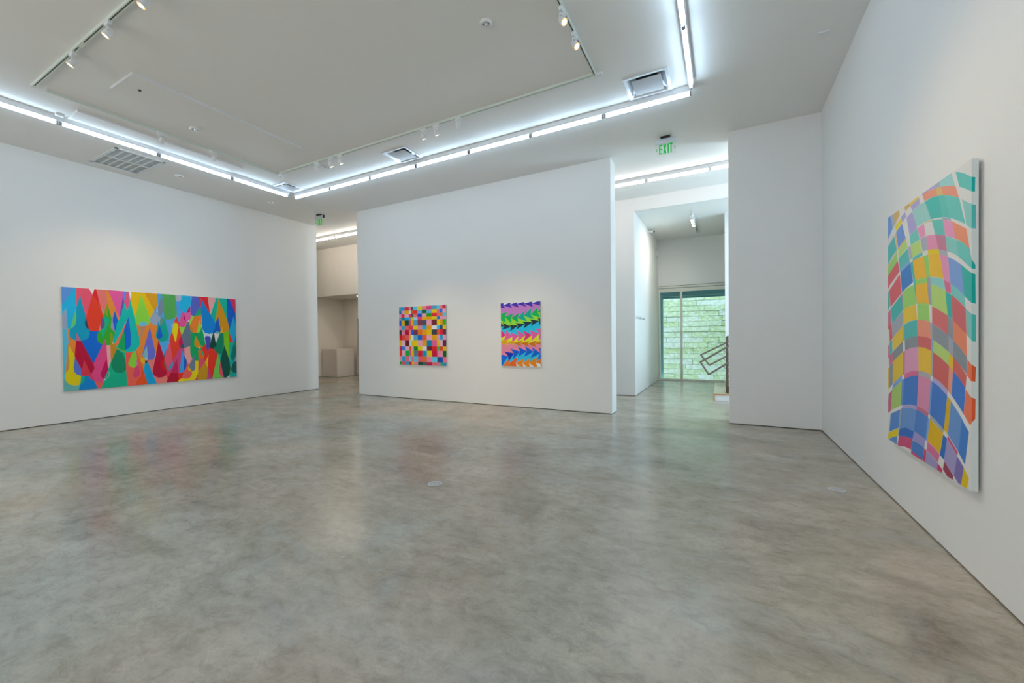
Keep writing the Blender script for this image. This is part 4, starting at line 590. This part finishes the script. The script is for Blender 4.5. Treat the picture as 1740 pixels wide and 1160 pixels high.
# ------------------------------------------------------------------ lobby: track, camera, box, lettering
t = thing('lobby_spotlights', 'short black track with a cluster of lit spots on the lobby ceiling', 'track light', (-.68, 12.2, 4.67))
part('rail', [(-.018, .018, -1.1, 1.4, -.03, .01)], M_track, t); part('slot', [(-.010, .010, .1, 1.38, -.034, -.03)], M_slot, t)
for y, s in ((-1.0, 0), (-.62, 1), (-.35, 2), (-.05, 3)):
    bm = bmesh.new(); tube(bm, (0, y, -.03), (0, y, -.09), .012, 10); lathe(bm, [(0, -.05), (.03, -.04), (.045, .04), (.045, .05), (0, .045)], 18, (0, y, -.13), (-.35, -.5, -.8))
    h = make('lamp_head', bm, M_white, t, smooth=True)
    if s:
        bm = bmesh.new(); lathe(bm, [(.04, .052), (0, .056)], 18, (0, y, -.13), (-.35, -.5, -.8)); make('lens', bm, M_lens, h)
        l = bpy.data.lights.new('lobby_lamp', 'SPOT'); l.energy = LOBBY_W; l.color = (1.0, .95, .80); l.spot_size = math.radians(100); l.spot_blend = 1; l.shadow_soft_size = .13
        lo = bpy.data.objects.new('lobby_lamp', l); COL.objects.link(lo); av = Vector(((-.7, -.6, -.5)[s-1], (.1, .3, .5)[s-1], -.45)); lo.location = Vector((-.68, 12.2+y, 4.67-.20)); lo.rotation_euler = (-av).to_track_quat('Z', 'Y').to_euler()
t = thing('security_camera', 'tiny security camera on the white lobby wall near the ceiling', 'camera', (-1.96, 12.57, 4.60))
part('bracket', [(0, .05, -.02, .02, -.01, .03)], M_vent, t)
bm = bmesh.new(); tube(bm, (.05, .0, .0), (.17, -.05, -.03), .032, 14); make('body', bm, M_white, t, smooth=True)
bm = bmesh.new(); tube(bm, (.168, -.05, -.03), (.185, -.057, -.034), .026, 14); make('lens', bm, M_black, t, smooth=True)
t = thing('wall_sensor', 'small pale box high in the back corner of the lobby', 'sensor', (-1.96, 14.28, 4.27))
part('body', [(0, .05, -.05, .05, -.085, .085)], M_alu, t, .004); part('window', [(.05, .054, -.03, .03, -.06, 0)], M_white, t)
bm = bmesh.new(); x = 10.56
rnd = random.Random(3)
while x < 11.86:
    wd = rnd.choice([.03, .045, .055]); hh = rnd.choice([.05, .05, .065, .08]); box(bm, -1.9595, -1.9575, x, x+wd*.35, 1.955, 1.955+hh); box(bm, -1.9595, -1.9575, x, x+wd, 1.955+rnd.choice([0, .035]), 1.955+rnd.choice([.012, .05]))
    x += wd+rnd.choice([.02, .02, .07])
o = make('wall_lettering', bm, M_letter); tag(o, 'faint line of small grey lettering on the bright lobby wall', 'lettering')

# ------------------------------------------------------------------ staircase and railings
t = thing('staircase', 'pale wooden steps with orange plywood edges rising to the right', 'staircase', (-.2, 10.4, 0))
X0, RISE, RUN = -.2, .17, .316
for k in range(5):
    x0, z = X0+RUN*k, RISE*(k+1)
    y1 = 11.84; deep = k == 0
    rel(part('tread', [(x0, x0+RUN+.02, 10.385, y1, z-.02, z)]+([(x0, .046, y1, 12.8, z-.02, z)] if deep else []), M_tread, t), t)
    rel(part('riser', [(x0+.003, x0+.022, 10.388, 12.8 if deep else y1, z-RISE, z-.02)], M_ply, t), t)
    rel(part('nosing', [(x0, x0+RUN+.02, 10.372, 10.385, z-.028, z), (x0, x0+.028, 10.372, 10.385, z-RISE, z-.028)], M_ply, t), t)
    rel(part('stringer', [(x0+.024, 1.4, 10.385, 10.40, z-RISE+.004, z-.024)], M_white, t), t)
t = thing('guard_post', 'dark bronze steel guard plate with brass bolts on the first step', 'guard plate', (.08, 10.55, .17))
bm = bmesh.new()
pts = [(.050, .175), (.112, .175), (.112, 1.44), (.050, 1.475)]
pts = [(.050, .175), (.112, .175), (.112, 1.435+.04), (.050, 1.47)]
pts[2] = (.112, 1.505)
A = [bm.verts.new((x, 10.54, z)) for x, z in pts]; B = [bm.verts.new((x, 10.56, z)) for x, z in pts]
bm.faces.new(A); bm.faces.new(B[::-1])
for i in range(4): bm.faces.new([A[i], B[i], B[(i+1) % 4], A[(i+1) % 4]])
rel(make('plate', bm, M_steel, t), t)
for k in range(8):
    bm = bmesh.new(); zz = .35+k*.14; tube(bm, (.104, 10.532, zz), (.104, 10.541, zz), .009, 8); rel(make('bolt', bm, M_brass, t), t)
def handrail(y, p, q, r, s, label):
    """p top left, q top right, r bottom left, s bottom right (x, z)"""
    t = thing('handrail', label, 'handrail', (.03, y, .17), 'stair handrail loops')
    def ext(a, b, k): return (b[0]+(b[0]-a[0])*k, b[1]+(b[1]-a[1])*k)
    q2, s2 = ext(p, q, .9), ext(r, s, 1.2)
    for nm, a, b in (('top_rail', p, q2), ('end_bar', p, r), ('lower_rail', r, s2)):
        bm = bmesh.new(); tube(bm, (a[0], y, a[1]), (b[0], y, b[1]), .021, 14); lathe(bm, [(0, -.021), (.015, -.015), (.021, 0), (.015, .015), (0, .021)], 14, (b[0], y, b[1])) ; lathe(bm, [(0, -.021), (.015, -.015), (.021, 0), (.015, .015), (0, .021)], 14, (a[0], y, a[1]))
        rel(make(nm, bm, M_rail, t, smooth=True), t)
    for (a, b) in ((p, q), (r, s)):
        bm = bmesh.new(); tube(bm, (b[0]-.04, y, b[1]-.03), (b[0], y, b[1]-.10), .007, 8); rel(make('bracket', bm, M_rail, t), t)
    return t
handrail(10.50, (-.473, .885), (.045, 1.215), (-.299, .600), (.045, .838), 'nearer of the two bent steel handrail loops at the stair foot')
handrail(11.70, (-.517, 1.000), (.045, 1.30), (-.315, .735), (.045, .955), 'farther of the two bent steel handrail loops at the stair foot')

# ------------------------------------------------------------------ paintings
def parse(s):
    out = []
    for p in s.split(';'):
        w_ = p.split(); out.append((w_[0], [tuple(float(v)/1000 for v in q.split(',')) for q in w_[1:]]))
    return out
def albedo(h, gain, sat):
    c = s2l(h); l = .3*c[0]+.59*c[1]+.11*c[2]
    return tuple(min(.93, max(.004, (l+(v-l)*sat)*gain)) for v in c)
def painted(name, polys, W, H, ground, xf, parent, gain, sat=1.0, snap=0):
    """flat colour areas, later ones over earlier ones, cut into one planar mesh"""
    verts = [Vector(p) for p in ((0, 0), (W, 0), (W, H), (0, H))]; edges = [(0, 1), (1, 2), (2, 3), (3, 0)]
    info = []
    for c, pts in polys:
        i0 = len(verts); n = len(pts); verts += [Vector(p) for p in pts]; edges += [(i0+i, i0+(i+1) % n) for i in range(n)]
        info.append((min(p[0] for p in pts), max(p[0] for p in pts), min(p[1] for p in pts), max(p[1] for p in pts), list(zip(pts, pts[1:]+pts[:1])), c))
    vs, es, fs, ov, oe, of = delaunay_2d_cdt(verts, edges, [], 0, 1e-5, False)
    me = bpy.data.meshes.new(name); bm = bmesh.new()
    V = [bm.verts.new(xf(v.x, v.y)) for v in vs]; cols = []; memo = {}
    for f in fs:
        x = sum(vs[i].x for i in f)/len(f); y = sum(vs[i].y for i in f)/len(f)
        if not (0 < x < W and 0 < y < H): continue
        hit = ground
        for xa, xb, ya_, yb_, eds, c in reversed(info):
            if x < xa or x > xb or y < ya_ or y > yb_: continue
            wn_ = 0
            for (ax, ay), (bx, by) in eds:
                if (ay <= y) != (by <= y) and (x-ax) < (bx-ax)*(y-ay)/(by-ay): wn_ += 1 if by > ay else -1
            if wn_: hit = c; break
        if hit == ground and snap:          # hairline gaps between neighbouring colour areas belong to the nearest one
            best = snap
            for xa, xb, ya_, yb_, eds, c in info:
                if x < xa-best or x > xb+best or y < ya_-best or y > yb_+best: continue
                for (ax, ay), (bx, by) in eds:
                    dx, dy = bx-ax, by-ay; l2 = dx*dx+dy*dy
                    if l2 < 1e-12: continue
                    q = max(0, min(1, ((x-ax)*dx+(y-ay)*dy)/l2)); dd = math.hypot(ax+q*dx-x, ay+q*dy-y)
                    if dd < best: best = dd; hit = c
        bm.faces.new([V[i] for i in f]); cols.append(memo.setdefault(hit, albedo(hit, gain, sat)))
    for v in [v for v in bm.verts if not v.link_faces]: bm.verts.remove(v)
    bm.to_mesh(me); bm.free(); me.materials.append(M_paint)
    ca = me.color_attributes.new('paint', 'FLOAT_COLOR', 'CORNER')
    for p, c in zip(me.polygons, cols):
        for li in p.loop_indices: ca.data[li].color = (*c, 1)
    o = bpy.data.objects.new(name, me); COL.objects.link(o); o.parent = parent
    return o
GAIN = 1.45
# left wall: drops.   u runs along +y, face looks to +x
y0, y1, z0, z1, xf_ = 2.822, 5.862, .597, 2.552, XL+.04
t = thing('painting', 'wide painting of overlapping coloured drops on the left wall', 'painting', (XL, (y0+y1)/2, (z0+z1)/2), 'canvases on the gallery walls')
cy, cz = (y0+y1)/2, (z0+z1)/2
part('canvas', [(.006, .0395, y0-cy, y1-cy, z0-cz, z1-cz)], M_lino, t)
painted('painted_face', parse(DROPS), 3.04, 1.957, 'd2cfd0', lambda u, v: (.040, y0-cy+u, z0-cz+v), t, GAIN, snap=.03)
# middle wall: grid.   u runs along +x, face looks to -y
x0, x1, z0, z1 = -7.290, -5.828, .855, 2.315
t = thing('painting', 'square painting of a many coloured grid on the middle wall', 'painting', (x0, YB, z0), 'canvases on the gallery walls')
part('canvas', [(0, 1.463, -.0395, -.004, 0, 1.45)], M_lino, t)
gp = []
for r, line in enumerate(GRID.split(';')):
    for c, h in enumerate(line.split()):
        gp.append((h, [(GRID_U[c]/1000, GRID_V[r+1]/1000), (GRID_U[c+1]/1000, GRID_V[r+1]/1000), (GRID_U[c+1]/1000, GRID_V[r]/1000), (GRID_U[c]/1000, GRID_V[r]/1000)]))
painted('painted_face', gp, 1.463, 1.45, 'd2cfd0', lambda u, v: (u, -.040, v), t, GAIN)
x0, z0 = -4.338, .890
t = thing('painting', 'tall painting of zigzag arrow stripes on the middle wall', 'painting', (x0, YB, z0), 'canvases on the gallery walls')
part('canvas', [(0, .945, -.0395, -.004, 0, 1.375)], M_lino, t)
painted('painted_face', parse(ARROWS), .945, 1.375, 'd8d4d8', lambda u, v: (u, -.040, v), t, GAIN)
# right wall: wave.  u runs from far to near (-y), face looks to -x
ya, yb, z0 = 4.812, 3.427, .560
t = thing('painting', 'large painting of a rippling coloured checker cloth on the right wall', 'painting', (XR, (ya+yb)/2, z0), 'canvases on the gallery walls')
cy = (ya+yb)/2; Wd = ya-yb; k = Wd/1.395
part('canvas', [(-.0455, -.016, yb-cy, ya-cy, 0, 1.995)], M_lino, t, .002)
part('stretcher', [(-.016, -.0005, yb-cy+.04, ya-cy-.04, .04, 1.955)], M_board, t)
painted('painted_face', parse(WAVE), 1.395, 1.995, 'cfcdcb', lambda u, v: (-.0462, ya-cy-u*k, v), t, 1.30)
painted('painted_side', parse(WAVE_SIDE), .050, 1.995, 'c4cccc', lambda u, v: (-.0462+u*.60, yb-cy-.0008, v), t, 1.30)
